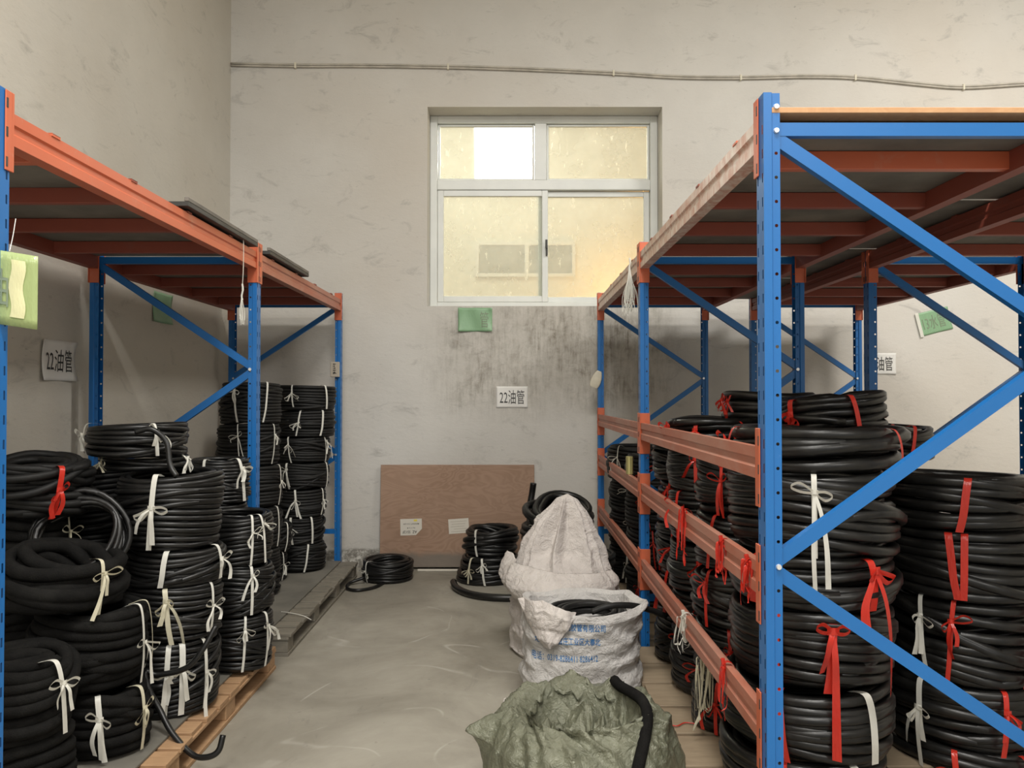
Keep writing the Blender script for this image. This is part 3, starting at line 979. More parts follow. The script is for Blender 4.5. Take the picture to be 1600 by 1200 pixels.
def stack(where, x, y, z0, coils, d, mat, tie, group, R=0.18, jit=0.012, layers=2, tailL=0.12, drift=(0, 0), adj='black', tw=0.014, wav=0.35, slant=0.3, seg=30, sides=7):
    """coils: list of (R, h[, dx, dy[, ties]]) from the bottom up"""
    z = z0; rng = random.Random(int(abs(x) * 1000) + int(y * 100)); n = len(coils)
    for i, c_ in enumerate(coils):
        Rr, h = c_[0], c_[1]
        dx, dy = (c_[2], c_[3]) if len(c_) > 3 else (rng.uniform(-jit, jit), rng.uniform(-jit, jit))
        if len(c_) > 4:
            ties = c_[4]
        else:
            ties = [(rng.uniform(-45, -5), tie, tailL * rng.uniform(0.6, 1.2)), (rng.uniform(15, 65), tie, tailL * rng.uniform(0.5, 1.1), rng.random() < 0.7)]
        pos = 'topmost' if i == n - 1 and n > 1 else ORD[i]
        tl = ', ' + ('red' if 'red' in tie else 'white') + ' ties' if ties else ''
        lb = f'{adj} hose coil, {pos} in the {where}'
        coil(lb, x + dx, y + dy, z, Rr, h - 0.001, d, mat, ties, layers, None, (rng.uniform(-0.012, 0.012), rng.uniform(-0.012, 0.012), rng.uniform(0, 6)), group, wav, None, 0.0, slant, tw, seg, sides)
        z += h
    return z


W_, CR, RD = 'white_ribbon', 'cream_ribbon', 'red_ribbon'
ZP = 0.131           # top of the boards on the left pallets
GL = 'white-tied hose coils on the left rack'
# thick braided hoses at the front left
stack('thick stack beside the front left post', -1.545, 2.43, ZP, [(0.150, 0.22, 0, 0, []), (0.158, 0.24, 0, 0, [(38, W_, 0.10)])], 0.040, 'fuzzy_rubber', W_, GL, adj='thick dull black', layers=3)
stack('second thick left stack', -1.53, 2.80, ZP, [(0.150, 0.23, 0.055, 0.0, [(-5, W_, 0.13), (48, CR, 0.10)]), (0.190, 0.29, 0, 0, [(55, W_, 0.16), (75, CR, 0.1, False)])], 0.040, 'fuzzy_rubber', W_, GL, adj='thick dull black')
coil('thick dull black hose coil slumped on the front thick stack, tied in cream', -1.62, 2.76, 0.655, 0.198, 0.20, 0.050, 'fuzzy_rubber', [(30, CR, 0.16)], 2, rot=(0.10, 0.14, 1.0), group=GL, wav=1.0, slant=0.9)
stack('left wall column under the red ribbon', -1.90, 3.02, ZP, [(0.16, 0.27, 0, 0, []), (0.16, 0.27, 0, 0, []), (0.165, 0.29, 0, 0, [(50, CR, 0.14)])], 0.044, 'fuzzy_rubber', CR, GL, adj='thick black')
coil('loose black hose coil tied with a red ribbon on top of the front left pile', -1.86, 2.98, 0.965, 0.185, 0.20, 0.032, 'matt_rubber', [(24, RD, 0.22)], 3, rot=(0.12, 0.1, 0.4), group=GL, wav=1.3, slant=0.9, tw=0.02)
coil('open upright loops of black hose beside the tall white-tied stack', -1.655, 2.97, 0.85, 0.165, 0.09, 0.022, 'black_rubber', [], 2, rot=(math.radians(62), 0.1, 0.25), group=GL, wav=1.2, slant=1.0)
stack('stack behind the open loops at the left wall', -1.86, 3.42, ZP, [(0.18, 0.32, 0, 0, []), (0.18, 0.32, 0, 0, []), (0.18, 0.315, 0, 0, [])], 0.024, 'matt_rubber', W_, GL)
# tall glossy stack
AX, AY = -1.405, 3.21
stack('tall glossy front stack of the left rack', AX, AY, ZP, [
    (0.190, 0.285, -0.01, 0.0, [(-4, W_, 0.17), (12, W_, 0.12), (40, W_, 0.16)]),
    (0.188, 0.225, 0.0, 0.0, [(-8, CR, 0.13), (46, W_, 0.10)]),
    (0.195, 0.145, 0.0, 0.01, [(-12, W_, 0.10, False), (55, W_, 0.08)]),
    (0.205, 0.305, -0.02, 0.0, [(-18, W_, 0.15)])], 0.0235, 'black_rubber', W_, GL, slant=0.7, tw=0.017)
coil('black hose coil second from the top, straddling the tall front stack on the left', -1.585, 3.31, 1.096, 0.185, 0.055, 0.0235, 'black_rubber', [(-55, CR, 0.05), (60, W_, 0.05)], 2, group=GL)
coil('small black hose coil crowning the tall front stack, white bow in front', -1.595, 3.28, 1.152, 0.20, 0.135, 0.0235, 'black_rubber', [(18, W_, 0.07), (-70, W_, 0.08)], 2, group=GL, slant=0.5, tw=0.02,)
# next stack along the aisle
stack('stack in front of the second left post', -1.300, 3.67, ZP, [
    (0.158, 0.255, 0, 0, [(10, W_, 0.10), (50, W_, 0.14)]), (0.158, 0.23, 0.005, 0, [(-35, W_, 0.09), (18, W_, 0.10)]),
    (0.155, 0.235, 0.0, 0, [(40, W_, 0.09), (20, W_, 0.06)])], 0.021, 'black_rubber', W_, GL, slant=0.7)
stack('stack just behind the second left post', -1.475, 3.875, ZP, [(0.14, 0.27, 0, 0, []), (0.14, 0.26, 0, 0, []), (0.142, 0.21, 0, 0, [(-20, CR, 0.1)]), (0.142, 0.22, 0.01, 0, [(-30, W_, 0.1), (40, W_, 0.1)])], 0.021, 'black_rubber', W_, GL)
# back stacks
stack('tall dark stack nearest the wall corner', -1.70, 4.98, ZP, [(0.195, 0.30)] + [(0.192, 0.265)] * 4, 0.024, 'matt_rubber', W_, GL, tw=0.010)
stack('tall back stack beside the third left post', -1.56, 5.70, ZP, [(0.185, 0.20, -0.01, 0), (0.185, 0.20, -0.02, 0), (0.19, 0.20, -0.01, 0), (0.20, 0.19, 0, 0), (0.205, 0.19, 0.0, 0), (0.21, 0.19, 0.03, 0), (0.215, 0.18, 0.035, 0)], 0.024, 'matt_rubber', W_, GL, tw=0.012)
stack('low stack before the tall back left stack', -1.72, 5.37, ZP, [(0.165, 0.20), (0.168, 0.20)], 0.024, 'matt_rubber', W_, GL, tw=0.012)

# right rack, aisle side
ZR = 0.119
GR = 'red-tied hose coils on the right rack'
stack('big stack behind the front right post', 1.0, 2.58, ZR, [
    (0.265, 0.165, -0.03, 0, [(-10, RD, 0.10), (35, W_, 0.10)]), (0.268, 0.215, -0.02, 0, [(-14, RD, 0.10, False), (42, W_, 0.08, False)]),
    (0.262, 0.245, -0.01, 0, [(14, RD, 0.30), (-20, RD, 0.10, False)]), (0.262, 0.155, 0, 0, [(40, RD, 0.32), (-38, RD, 0.06)]),
    (0.268, 0.26, 0, 0, [(2, W_, 0.28)])], 0.034, 'thick_rubber', RD, GR, adj='thick black', tw=0.022, slant=0.8)
coil('wide flat black hose coil on top of the big front right stack', 1.02, 2.60, 1.161, 0.272, 0.135, 0.042, 'thick_rubber', [(-66, RD, 0.08), (60, RD, 0.03, False)], 2, group=GR, wav=0.9, slant=0.7, tw=0.018)
stack('second aisle column of the right rack', 0.885, 3.03, ZR, [(0.168, 0.20), (0.165, 0.20), (0.17, 0.22), (0.168, 0.21), (0.165, 0.21)], 0.033, 'thick_rubber', RD, GR, adj='thick black', slant=0.7)
stack('third aisle column of the right rack', 0.865, 3.42, ZR, [(0.165, 0.23), (0.165, 0.21), (0.165, 0.21), (0.165, 0.22), (0.165, 0.20)], 0.028, 'thick_rubber', RD, GR, adj='thick black', slant=0.7)
stack('aisle column next to the second right post', 0.875, 3.80, ZR, [(0.165, 0.23), (0.165, 0.22), (0.165, 0.22), (0.165, 0.21), (0.168, 0.20)], 0.030, 'thick_rubber', RD, GR, adj='thick black', slant=0.7)
coil('flat black hose coil spread over the tops of the aisle columns, red ties', 0.93, 3.52, 1.205, 0.235, 0.085, 0.032, 'thick_rubber', [(-20, RD, 0.05), (30, RD, 0.04), (-60, RD, 0.05)], 3, group=GR, wav=1.0, slant=0.8)
stack('middle column inside the right rack', 1.295, 3.13, ZR, [(0.20, 0.29, 0, 0, []), (0.20, 0.28, 0, 0, []), (0.20, 0.27, 0, 0, []), (0.20, 0.26, 0, 0, [(20, RD, 0.1)])], 0.036, 'thick_rubber', RD, GR, adj='thick black')
coil('black hose coil with a broad red band, topping the middle right column', 1.30, 3.15, 1.222, 0.215, 0.18, 0.032, 'thick_rubber', [(28, RD, 0.05, False), (-34, RD, 0.06)], 3, group=GR, wav=1.0, slant=1.1, tw=0.026, rot=(0.0, -0.10, 0))
stack('rear middle column inside the right rack', 1.27, 3.60, ZR, [(0.19, 0.29, 0, 0, []), (0.19, 0.29, 0, 0, []), (0.19, 0.29, 0, 0, []), (0.19, 0.29, 0, 0, [])], 0.034, 'thick_rubber', RD, GR, adj='thick black')
coil('stack of three thick black hose windings highest on the right rack', 1.18, 3.54, 1.292, 0.215, 0.125, 0.040, 'thick_rubber', [(-62, RD, 0.06), (-50, RD, 0.05)], 2, group=GR, wav=0.8)
stack('column under the drooping bundle at the right rack back edge', 1.57, 3.42, 0.001, [(0.185, 0.29, 0, 0, []), (0.185, 0.28, 0, 0, []), (0.185, 0.28, 0, 0, []), (0.185, 0.27, 0, 0, [])], 0.036, 'thick_rubber', RD, GR, adj='thick black') if False else None
coil('drooping black hose bundle with a red bow behind the big front right stack', 1.60, 3.36, 1.125, 0.215, 0.155, 0.034, 'thick_rubber', [(10, RD, 0.07), (34, RD, 0.09, False)], 3, group=GR, wav=1.0, slant=1.0, rot=(0, 0.06, 0))
stack('supporting column under the drooping bundle', 1.58, 3.42, ZR - 0.118, [(0.185, 0.29, 0, 0, []), (0.185, 0.28, 0, 0, []), (0.185, 0.28, 0, 0, []), (0.185, 0.265, 0, 0, [])], 0.036, 'thick_rubber', RD, GR, adj='thick black')
# stack between the racks
stack('big stack right of the front right frame', 1.665, 2.84, 0.001, [
    (0.262, 0.19, 0, 0, [(-6, RD, 0.08), (40, RD, 0.1)]), (0.262, 0.22, 0, 0, [(25, RD, 0.09), (-30, W_, 0.2)]), (0.262, 0.29, 0, 0, [(-28, W_, 0.22), (-8, RD, 0.2), (44, RD, 0.1)]),
    (0.265, 0.23, -0.01, 0, [(2, RD, 0.13, False), (-6, RD, 0.1, False)]), (0.255, 0.19, -0.03, 0, [(60, RD, 0.12), (6, RD, 0.05, False)])], 0.038, 'thick_rubber', RD, GR, adj='thick black', tw=0.020, slant=0.9)

# right rack, far bay
stack('dark column at the right rack far end', 0.875, 5.42, ZR, [(0.19, 0.24), (0.19, 0.24), (0.19, 0.23), (0.195, 0.23)], 0.026, 'matt_rubber', W_, GR, tw=0.010)
stack('dark column beyond the second right post', 0.90, 4.78, ZR, [(0.19, 0.24), (0.19, 0.24), (0.19, 0.23), (0.19, 0.22)], 0.028, 'matt_rubber', RD, GR, tw=0.010)
stack('dark inner column of the far right bay', 1.30, 4.55, ZR, [(0.20, 0.31, 0, 0, []), (0.20, 0.31, 0, 0, []), (0.20, 0.31, 0, 0, [])], 0.034, 'matt_rubber', RD, GR)

# floor coils
coil('flat black hose coil alone on the floor left of the plywood, loose loop in front', -0.955, 5.93, 0.0, 0.195, 0.155, 0.024, 'black_rubber', [(-52, W_, 0.05)], 3, group='coils on the floor', slant=0.6,
     tail=None, seed=41)
hl = smooth_path([(-1.10, 5.76, 0.05), (-1.205, 5.72, 0.018), (-1.19, 5.58, 0.013), (-1.10, 5.53, 0.013), (-1.0, 5.62, 0.013), (-0.96, 5.74, 0.016), (-0.93, 5.80, 0.02)], 30)
V, Q, E = tube_arrays(hl, 0.012, 8)
o = put('loose_loop', quads_np(V, Q, 'loose_loop', True, E), 'black_rubber', bpy.data.objects['hose_coil' if False else COL.objects[-2].name])
par = o.parent
o.matrix_parent_inverse = Matrix.Translation(-Vector(par.location))
stack('coil pile in front of the plywood', -0.165, 5.90, 0.0, [(0.225, 0.20, -0.01, 0, [(-12, W_, 0.06), (-38, CR, 0.05)]), (0.205, 0.20, 0.01, 0.02, [(-34, W_, 0.06, False)])], 0.036, 'black_rubber', W_, 'coils on the floor', adj='thick black', wav=0.8, slant=0.9)
stack('pile behind the draped sack', 0.30, 5.52, 0.0, [(0.235, 0.25, 0, 0, []), (0.235, 0.25, 0, 0, [])], 0.042, 'black_rubber', W_, 'coils on the floor', adj='thick black')
coil('thick black hose coil leaning high behind the white draped sack', 0.33, 5.50, 0.47, 0.235, 0.17, 0.046, 'black_rubber', [(-40, W_, 0.06)], 2, rot=(0.42, 0.12, 0), group='coils on the floor', wav=1.0, slant=0.8)
stack('floor pair right of the draped sack', 0.47, 5.02, 0.0, [(0.20, 0.20, 0, 0, []), (0.195, 0.19, 0.01, 0, [(30, CR, 0.06)])], 0.036, 'matt_rubber', W_, 'coils on the floor', adj='thick black', wav=0.8)
hp = smooth_path([(0.28, 5.28, 0.03), (0.05, 5.27, 0.026), (-0.15, 5.29, 0.026), (-0.30, 5.38, 0.026), (-0.40, 5.54, 0.03), (-0.43, 5.66, 0.042)], 30)
V, Q, E = tube_arrays(hp, 0.025, 10)
o = put('hose_length', quads_np(V, Q, 'hose_length', True, E), 'thick_rubber'); tag(o, 'cut end of thick black hose curving over the floor left of the sacks', 'hose')

# free hose ends
def free_hose(label, pts, r, mat='black_rubber', n=36):
    V, Q, E = tube_arrays(smooth_path(pts, n), r, 8)
    o_ = put('hose_length', quads_np(V, Q, 'hose_length', True, E), mat); tag(o_, label, 'hose'); return o_


free_hose('black hose end drooping from the tall front stack over the left pallet edge', [(-1.165, 3.04, 0.50), (-1.20, 3.00, 0.42), (-1.26, 2.985, 0.352), (-1.364, 2.975, 0.33), (-1.405, 2.965, 0.345), (-1.385, 2.945, 0.29), (-1.335, 2.93, 0.215), (-1.27, 2.89, 0.145), (-1.18, 2.85, 0.085), (-1.12, 2.835, 0.080), (-1.078, 2.84, 0.10), (-1.068, 2.86, 0.15)], 0.011, n=66)
free_hose('black hose end hanging down the right side of the crowning coil', [(-1.50, 3.06, 1.26), (-1.44, 3.07, 1.27), (-1.385, 3.08, 1.22), (-1.36, 3.06, 1.13), (-1.33, 3.05, 1.085)], 0.011)
free_hose('short black hose end pointing up behind the plywood corner and coils', [(0.12, 5.72, 0.50), (0.135, 5.74, 0.60), (0.15, 5.75, 0.68), (0.16, 5.74, 0.755)], 0.024)

# ------------------------------------------------------------------ sacks
def nz(x, y, z, s, seed=0.0, oct_=3):
    return noise.fractal(Vector((x * s + seed, y * s - seed, z * s + seed * 0.5)), 1.0, 2.0, oct_, noise_basis='PERLIN_ORIGINAL')


def rid(x, y, z, s, seed=0.0):
    v = 1 - abs(noise.noise(Vector((x * s + seed, y * s, z * s - seed)))) * 2
    v2 = 1 - abs(noise.noise(Vector((x * s * 2.1 - seed, y * s * 2.1, z * s * 2.1)))) * 2
    return v * 0.65 + v2 * 0.35


def crumple(x, y, z, s, seed=0.0, n=4, gain=0.5):
    """sharp creases between soft facets"""
    t = 0.0; a = 1.0; w = 0.0
    for k in range(n):
        f = s * 1.9 ** k
        q = Vector((x * f + seed * (k + 1), y * f - seed, z * f + seed * 0.7 * k))
        t += a * (abs(noise.noise(q)) * 2.2 - 0.5); w += a; a *= gain
    return t / w


def lathe_fn(fn, nu, nv, cap=True):
    V = []; 
    for j in range(nv + 1):
        for i in range(nu):
            V.append(fn(2 * math.pi * i / nu, j / nv))
    Q = [(j * nu + i, j * nu + (i + 1) % nu, (j + 1) * nu + (i + 1) % nu, (j + 1) * nu + i) for j in range(nv) for i in range(nu)]
    return quads_np(np.array([tuple(v) for v in V]), Q, 'sack', True)


def interp(tab, t, lin=False):
    xs = [a for a, _ in tab]
    for k in range(len(tab) - 1):
        if t <= xs[k + 1]:
            f = (t - xs[k]) / (xs[k + 1] - xs[k] + 1e-9); f = max(0, min(1, f)); f = f if lin else f * f * (3 - 2 * f)
            a, b_ = tab[k][1], tab[k + 1][1]
            return tuple(p + (q - p) * f for p, q in zip(a, b_)) if isinstance(a, tuple) else a + (b_ - a) * f
    return tab[-1][1]


# green sack -----------------------------------------------------------
GX, GY = 0.245, 2.76
gprof = [(0.0, (0.30, 0.0)), (0.06, (0.335, 0.012)), (0.2, (0.36, 0.09)), (0.34, (0.345, 0.20)), (0.44, (0.305, 0.272)), (0.52, (0.255, 0.305)),
         (0.58, (0.225, 0.292)), (0.64, (0.20, 0.235)), (0.70, (0.165, 0.20)), (0.76, (0.14, 0.225)), (0.82, (0.115, 0.235)), (0.87, (0.09, 0.195)), (0.93, (0.05, 0.17)), (1.0, (0.002, 0.185))]


def green(a, v):
    r, z = interp(gprof, v)
    ca, sa = math.cos(a), math.sin(a)
    x, y = ca * r, sa * r * 0.98
    top = max(0.0, min(1, (v - 0.30) / 0.3))
    # swirl of long folds running into the mouth
    tw_ = a + 5.5 * (0.34 - r) * top
    sx_, sy_ = math.cos(tw_), math.sin(tw_)
    fold = abs(noise.noise(Vector((sx_ * 1.9 + 3.1, sy_ * 1.9, r * 2.2)))) * 2
    fold2 = abs(noise.noise(Vector((sx_ * 4.2 - 5.0, sy_ * 4.2, r * 4.0 + 2)))) * 2
    cr = crumple(x, y, z, 7.0, 2.7, 4, 0.55)
    disp = -(fold - 0.4) * 0.035 * (0.6 + 0.4 * top) - (fold2 - 0.4) * 0.016 - cr * 0.018
    if v < 0.08: disp *= v / 0.08
    k = 1 + (disp / max(r, 0.08)) * (1 if v < 0.6 else 0.3)
    dz = top * min(1, r / 0.08 + 0.15) * (-(fold - 0.42) * 0.045 * (0.5 if v < 0.5 else 1) - (fold2 - 0.4) * 0.034 - cr * 0.030)
    k *= 0.985
    sp = math.exp(-((a - math.radians(186)) / 0.11) ** 2) * math.exp(-((v - 0.36) / 0.07) ** 2)
    k += sp * 0.26
    return Vector((x * k, y * k, max(0.0, z + dz + sp * 0.03)))


gs = put('sack', lathe_fn(green, 260, 170), 'green_sack', None, (GX, GY, 0)); tag(gs, 'crumpled shiny green woven sack in the aisle foreground', 'sack')
gbvh = BVHTree.FromPolygons([v.co.copy() for v in gs.data.vertices], [tuple(p.vertices) for p in gs.data.polygons])
gp = []
for X_, Y_, lift in ((0.39, 2.95, 0.0), (0.405, 2.90, 0.006), (0.44, 2.83, 0.016), (0.462, 2.74, 0.018), (0.462, 2.64, 0.018), (0.435, 2.54, 0.018), (0.40, 2.47, 0.016), (0.37, 2.43, 0.0)):
    h_ = gbvh.ray_cast(Vector((X_ - GX, Y_ - GY, 1)), Vector((0, 0, -1)))
    gp.append((X_, Y_, (h_[0].z if h_[0] else 0.12) + lift + 0.012))
for _ in range(3):
    gp = [gp[0]] + [(p[0], p[1], (a_[2] + 2 * p[2] + b_[2]) / 4 + 0.003) for a_, p, b_ in zip(gp, gp[1:], gp[2:])] + [gp[-1]]
free_hose('thick black hose arching over the right side of the green sack', gp, 0.020, 'fuzzy_rubber', 48)

# printed sack -----------------------------------------------------------
PX, PY = 0.315, 3.56
pprof = [(0.0, (0.0, 0.0)), (0.10, (0.24, 0.0)), (0.16, (0.262, 0.02)), (0.30, (0.272, 0.12)), (0.48, (0.262, 0.24)), (0.62, (0.262, 0.34)), (0.74, (0.270, 0.438)), (0.80, (0.262, 0.466)),
         (0.86, (0.235, 0.45)), (0.93, (0.20, 0.37)), (1.0, (0.0, 0.33))]


def sq(a, p):
    c_, s_ = math.cos(a), math.sin(a)
    return (abs(c_) ** p * (1 if c_ >= 0 else -1), abs(s_) ** p * (1 if s_ >= 0 else -1))


def printed(a, v):
    r, z = interp(pprof, v)
    ca, sa = sq(a, 0.72)
    front = max(0, -sa)
    x, y = ca * r, sa * r * 0.84
    wr = -crumple(ca * 0.26, sa * 0.22, z * 2.2, 4.5, 5.5, 4, 0.5) * 0.020 + math.sin(z * 60 + 5 * nz(ca, sa, z, 1.3, 2.0)) * 0.0035 * (0.4 + abs(ca)) + nz(x, y, z, 4, 3.3) * 0.012
    if v < 0.14: wr *= 0.2
    # right-hand ear of the rim sticks out and up
    ear = math.exp(-((a - math.radians(342)) / 0.22) ** 2) if a > math.pi else math.exp(-((a + 2 * math.pi - math.radians(342)) / 0.22) ** 2)
    e = ear * max(0, min(1, (v - 0.55) / 0.2)) * (1 if v < 0.9 else 0.5)
    k = 1 + (wr / 0.26) * (1 if v < 0.9 else 0.3) + e * 0.10
    zz = z + e * 0.025 + (0.010 * math.sin(2 * a + 1.0) + 0.006 * math.sin(5 * a)) * max(0, min(1, (v - 0.5) / 0.25))
    return Vector((x * k, y * k, max(0, zz)))


ps = put('sack', lathe_fn(printed, 220, 150), 'printed_sack', None, (PX, PY, 0)); tag(ps, 'white woven sack printed with blue lettering, behind the green sack', 'sack')


def sheet(nu, nv, fn, name):
    V = [fn(i / nu, j / nv) for j in range(nv + 1) for i in range(nu + 1)]
    Q = [(j * (nu + 1) + i, j * (nu + 1) + i + 1, (j + 1) * (nu + 1) + i + 1, (j + 1) * (nu + 1) + i) for j in range(nv) for i in range(nu)]
    return quads_np(np.array([tuple(v) for v in V]), Q, name, True)


bpy.context.view_layer.update()
bvh = BVHTree.FromPolygons([v.co.copy() for v in ps.data.vertices], [tuple(p.vertices) for p in ps.data.polygons])


def front_hit(x, z):
    for k in range(6):
        h_ = bvh.ray_cast(Vector((x, -1, z)), Vector((0, 1, 0)))
        if h_[0] is not None and h_[0].y < 0.0:
            return h_[0]
        z -= 0.008
    return Vector((x, -0.19, z))


def flap_fn(u, v):
    # folded-over mouth hanging down the left front, tapering to a point
    s = u * 2 - 1
    wd = 0.098 * (1 - v) ** 0.75 + 0.014
    cx = -0.166 + 0.010 * v - 0.012 * (1 - v)
    x = cx + s * wd + 0.03 * (1 - v) * max(0, s) ** 1.5
    z = 0.490 - v * 0.175 - 0.03 * max(0, s) * (1 - v) + 0.02 * (1 - abs(s)) * (1 - v)
    p = front_hit(max(-0.255, x), min(z, 0.40))
    rim = max(0, 1 - v * 5)
    d = 0.016 + 0.020 * (1 - s * s) * (0.5 + 0.5 * v) - 0.018 * crumple(x, 0, z * 0.5, 13, 4.0)
    return Vector((x, p.y - d + rim * 0.02, z))


fo = put('folded_mouth', sheet(70, 80, flap_fn, 'folded_mouth'), 'white_sack', ps)
sm_ = fo.modifiers.new('thick', 'SOLIDIFY'); sm_.thickness = 0.004


def project_text(body, height, sx, x_left, z_c, tilt=0.0, bold=0.0, off=0.0016):
    me = text_mesh(body, height, sx, bold)
    xs = [v.co.x for v in me.vertices]; x0_ = min(xs)
    bm = bmesh.new(); bm.from_mesh(me)
    bmesh.ops.triangulate(bm, faces=bm.faces[:])
    bmesh.ops.subdivide_edges(bm, edges=[e for e in bm.edges if e.calc_length() > 0.012], cuts=1)
    for v in bm.verts:
        x = x_left + (v.co.x - x0_); z = z_c + v.co.z + tilt * (v.co.x - x0_)
        p = front_hit(x, z)
        v.co = Vector((x, p.y - off, z))
    bm.to_mesh(me); bm.free()
    return put('printed_lettering', me, 'blue_ink', ps)


project_text('输胶管有限公司', 0.034, 0.72, -0.086, 0.402, -0.01, 0.014)
project_text('地址', 0.031, 0.75, -0.215, 0.342, 0, 0.012)
project_text('王官庄工业区大寨北', 0.032, 0.70, -0.140, 0.343, -0.02, 0.012)
project_text('电话：0319-8286411 8286412', 0.034, 0.62, -0.226, 0.262, 0.03, 0.006)
# sack corner spilling on the floor at the left, and one on the right
for nm_, cx_, cy_, s_ in (('sack_corner', -0.305, -0.06, -1), ('sack_corner', 0.315, 0.02, 1)):
    def cf(u, v, s_=s_):
        s2 = u * 2 - 1
        x = s_ * v * 0.10; y = s2 * (0.07 * (1 - v) + 0.02) ; z = 0.012 + 0.05 * (1 - v) * (1 - s2 * s2) + 0.018 * rid(x, y, 0.2, 14, 2.0 + s_)
        return Vector((x, y, z))
    c_ = put(nm_, sheet(18, 18, cf, nm_), 'white_sack', ps, (cx_ + s_ * -0.05, cy_, 0)); mm_ = c_.modifiers.new('thick', 'SOLIDIFY'); mm_.thickness = 0.004
# hoses in the mouth of the printed sack
coil('black hose coil lying in the mouth of the printed white sack', PX + 0.04, PY + 0.01, 0.360, 0.185, 0.06, 0.028, 'matt_rubber', [], 3, group=None, wav=0.9)
free_hose('black hose end reaching from the printed sack to the right rack post', [(0.35, 3.40, 0.452), (0.43, 3.40, 0.478), (0.53, 3.43, 0.472), (0.62, 3.48, 0.44), (0.70, 3.52, 0.40)], 0.014, 'matt_rubber')

# draped white sack -----------------------------------------------------------
DX, DY = 0.285, 4.27
dprof = [(0.0, (0.27, 0.0)), (0.05, (0.285, 0.02)), (0.18, (0.295, 0.14)), (0.32, (0.285, 0.26)), (0.40, (0.275, 0.315)), (0.455, (0.300, 0.325)), (0.50, (0.318, 0.36)), (0.56, (0.312, 0.405)),
         (0.62, (0.278, 0.43)), (0.70, (0.228, 0.53)), (0.80, (0.162, 0.655)), (0.90, (0.098, 0.77)), (0.96, (0.052, 0.838)), (1.0, (0.003, 0.862))]


def draped(a, v):
    r, z = interp(dprof, v, v > 0.5)
    ca, sa = math.cos(a), math.sin(a)
    up = max(0, min(1, (v - 0.42) / 0.1)); cone = max(0, min(1, (v - 0.62) / 0.1))
    peak = max(0, (v - 0.6) / 0.4)
    x = ca * r; y = sa * r * (0.88 - 0.30 * cone)
    # a few broad tent folds running to the peak, fine creases over all
    f = -(abs(noise.noise(Vector((ca * 1.5 + 8, sa * 1.5, z * 0.5)))) * 2 - 0.4) * 0.10 * cone * min(1, r / 0.12)
    f += -crumple(x, y, z * 0.55, 7.0, 8.0, 4, 0.5) * 0.030 * (0.4 + 0.6 * min(1, r / 0.15))
    f += -crumple(ca * 0.28, sa * 0.28, z * 2.4, 4.0, 2.2, 4, 0.5) * 0.022 * (1 - cone)
    if v < 0.06: f *= 0.2
    k = 1 + f / max(r, 0.12)
    zz = z + up * (1 - cone) * (0.03 * sa - 0.02 * ca + 0.015 * math.sin(3 * a + 0.6))
    zz -= 0.05 * cone * (1 - peak) * max(0, ca) ** 2
    return Vector((x * k + 0.022 * peak - 0.015 * cone * (1 - peak), y * k, max(0, zz)))


ds = put('sack', lathe_fn(draped, 240, 180), 'white_sack', None, (DX, DY, 0)); tag(ds, 'white woven sack draped to a tall peak, behind the printed sack', 'sack')
dbvh = BVHTree.FromPolygons([v.co.copy() for v in ds.data.vertices], [tuple(p.vertices) for p in ds.data.polygons])


def hem_fn(u, v):
    a = math.radians(172 + u * 176)
    zt_ = 0.475 + 0.03 * math.cos(a) * -1 * (1 if u < 0.5 else 0.3)
    drop = 0.09 + 0.085 * math.sin(math.pi * min(1, u * 1.15)) + 0.02 * math.sin(u * 11)
    z = zt_ - v * drop + 0.035 * math.exp(-(u / 0.07) ** 2) * (1 - v)
    ca, sa = math.cos(a), math.sin(a)
    h_ = dbvh.ray_cast(Vector((ca, sa * 0.88, z)), Vector((-ca, -sa * 0.88, 0)).normalized())
    rr_ = math.hypot(h_[0].x, h_[0].y) if h_[0] else 0.28
    env = math.sin(math.pi * min(1, max(0, u * 0.94 + 0.05)))
    out_ = 0.008 + 0.060 * math.sin(math.pi * min(1, v * 0.85 + 0.08)) * env ** 0.5 - crumple(ca * 0.3, sa * 0.3, z * 0.8, 9, 1.1) * 0.020 + 0.03 * math.exp(-(u / 0.09) ** 2)
    rr_ = 0.55 * rr_ + 0.45 * 0.295 + out_
    n_ = math.hypot(ca, sa * 0.88)
    return Vector((ca / n_ * rr_, sa * 0.88 / n_ * rr_, z))


ho = put('folded_hem', sheet(120, 40, hem_fn, 'folded_hem'), 'white_sack', ds); md = ho.modifiers.new('thick', 'SOLIDIFY'); md.thickness = 0.004
# ------------------------------------------------------------------ plywood with labels
pw = empty('plywood_board', (-0.445, WY - 0.075, 0.02), (math.radians(-3.2), 0, 0)); tag(pw, 'brown plywood board leaning on the back wall under the window', 'board')
mb = MB(); mb.box((-0.627, 0, 0), (0.627, 0.012, 0.825), 0.001); mb.build('board', 'plywood', pw)


def label_sheet(parent, x, z, w, h, rot, rows, cut=False, mat='label_paper', name='paper_label'):
    m_ = MB()
    t = 0.0008
    pts = [(-w / 2, -h / 2), (w / 2 - (0.05 if cut else 0), -h / 2)] + ([(w / 2, -h / 2 + 0.05)] if cut else []) + [(w / 2, h / 2), (-w / 2, h / 2)]
    m_.prism(pts, (0, 0, 0), (0, -t, 0), (1, 0, 0), (0, 0, 1))
    o_ = m_.build(name, mat, parent, (x, -0.0006, z), (0, rot, 0))
    for body, hh, sx, px_, pz_, mt, flip in rows:
        tm = text_mesh(body, hh, sx, 0.01)
        put('print', tm, mt, o_, (px_, -0.0015, pz_), (0, math.pi if flip else 0, 0))
    return o_


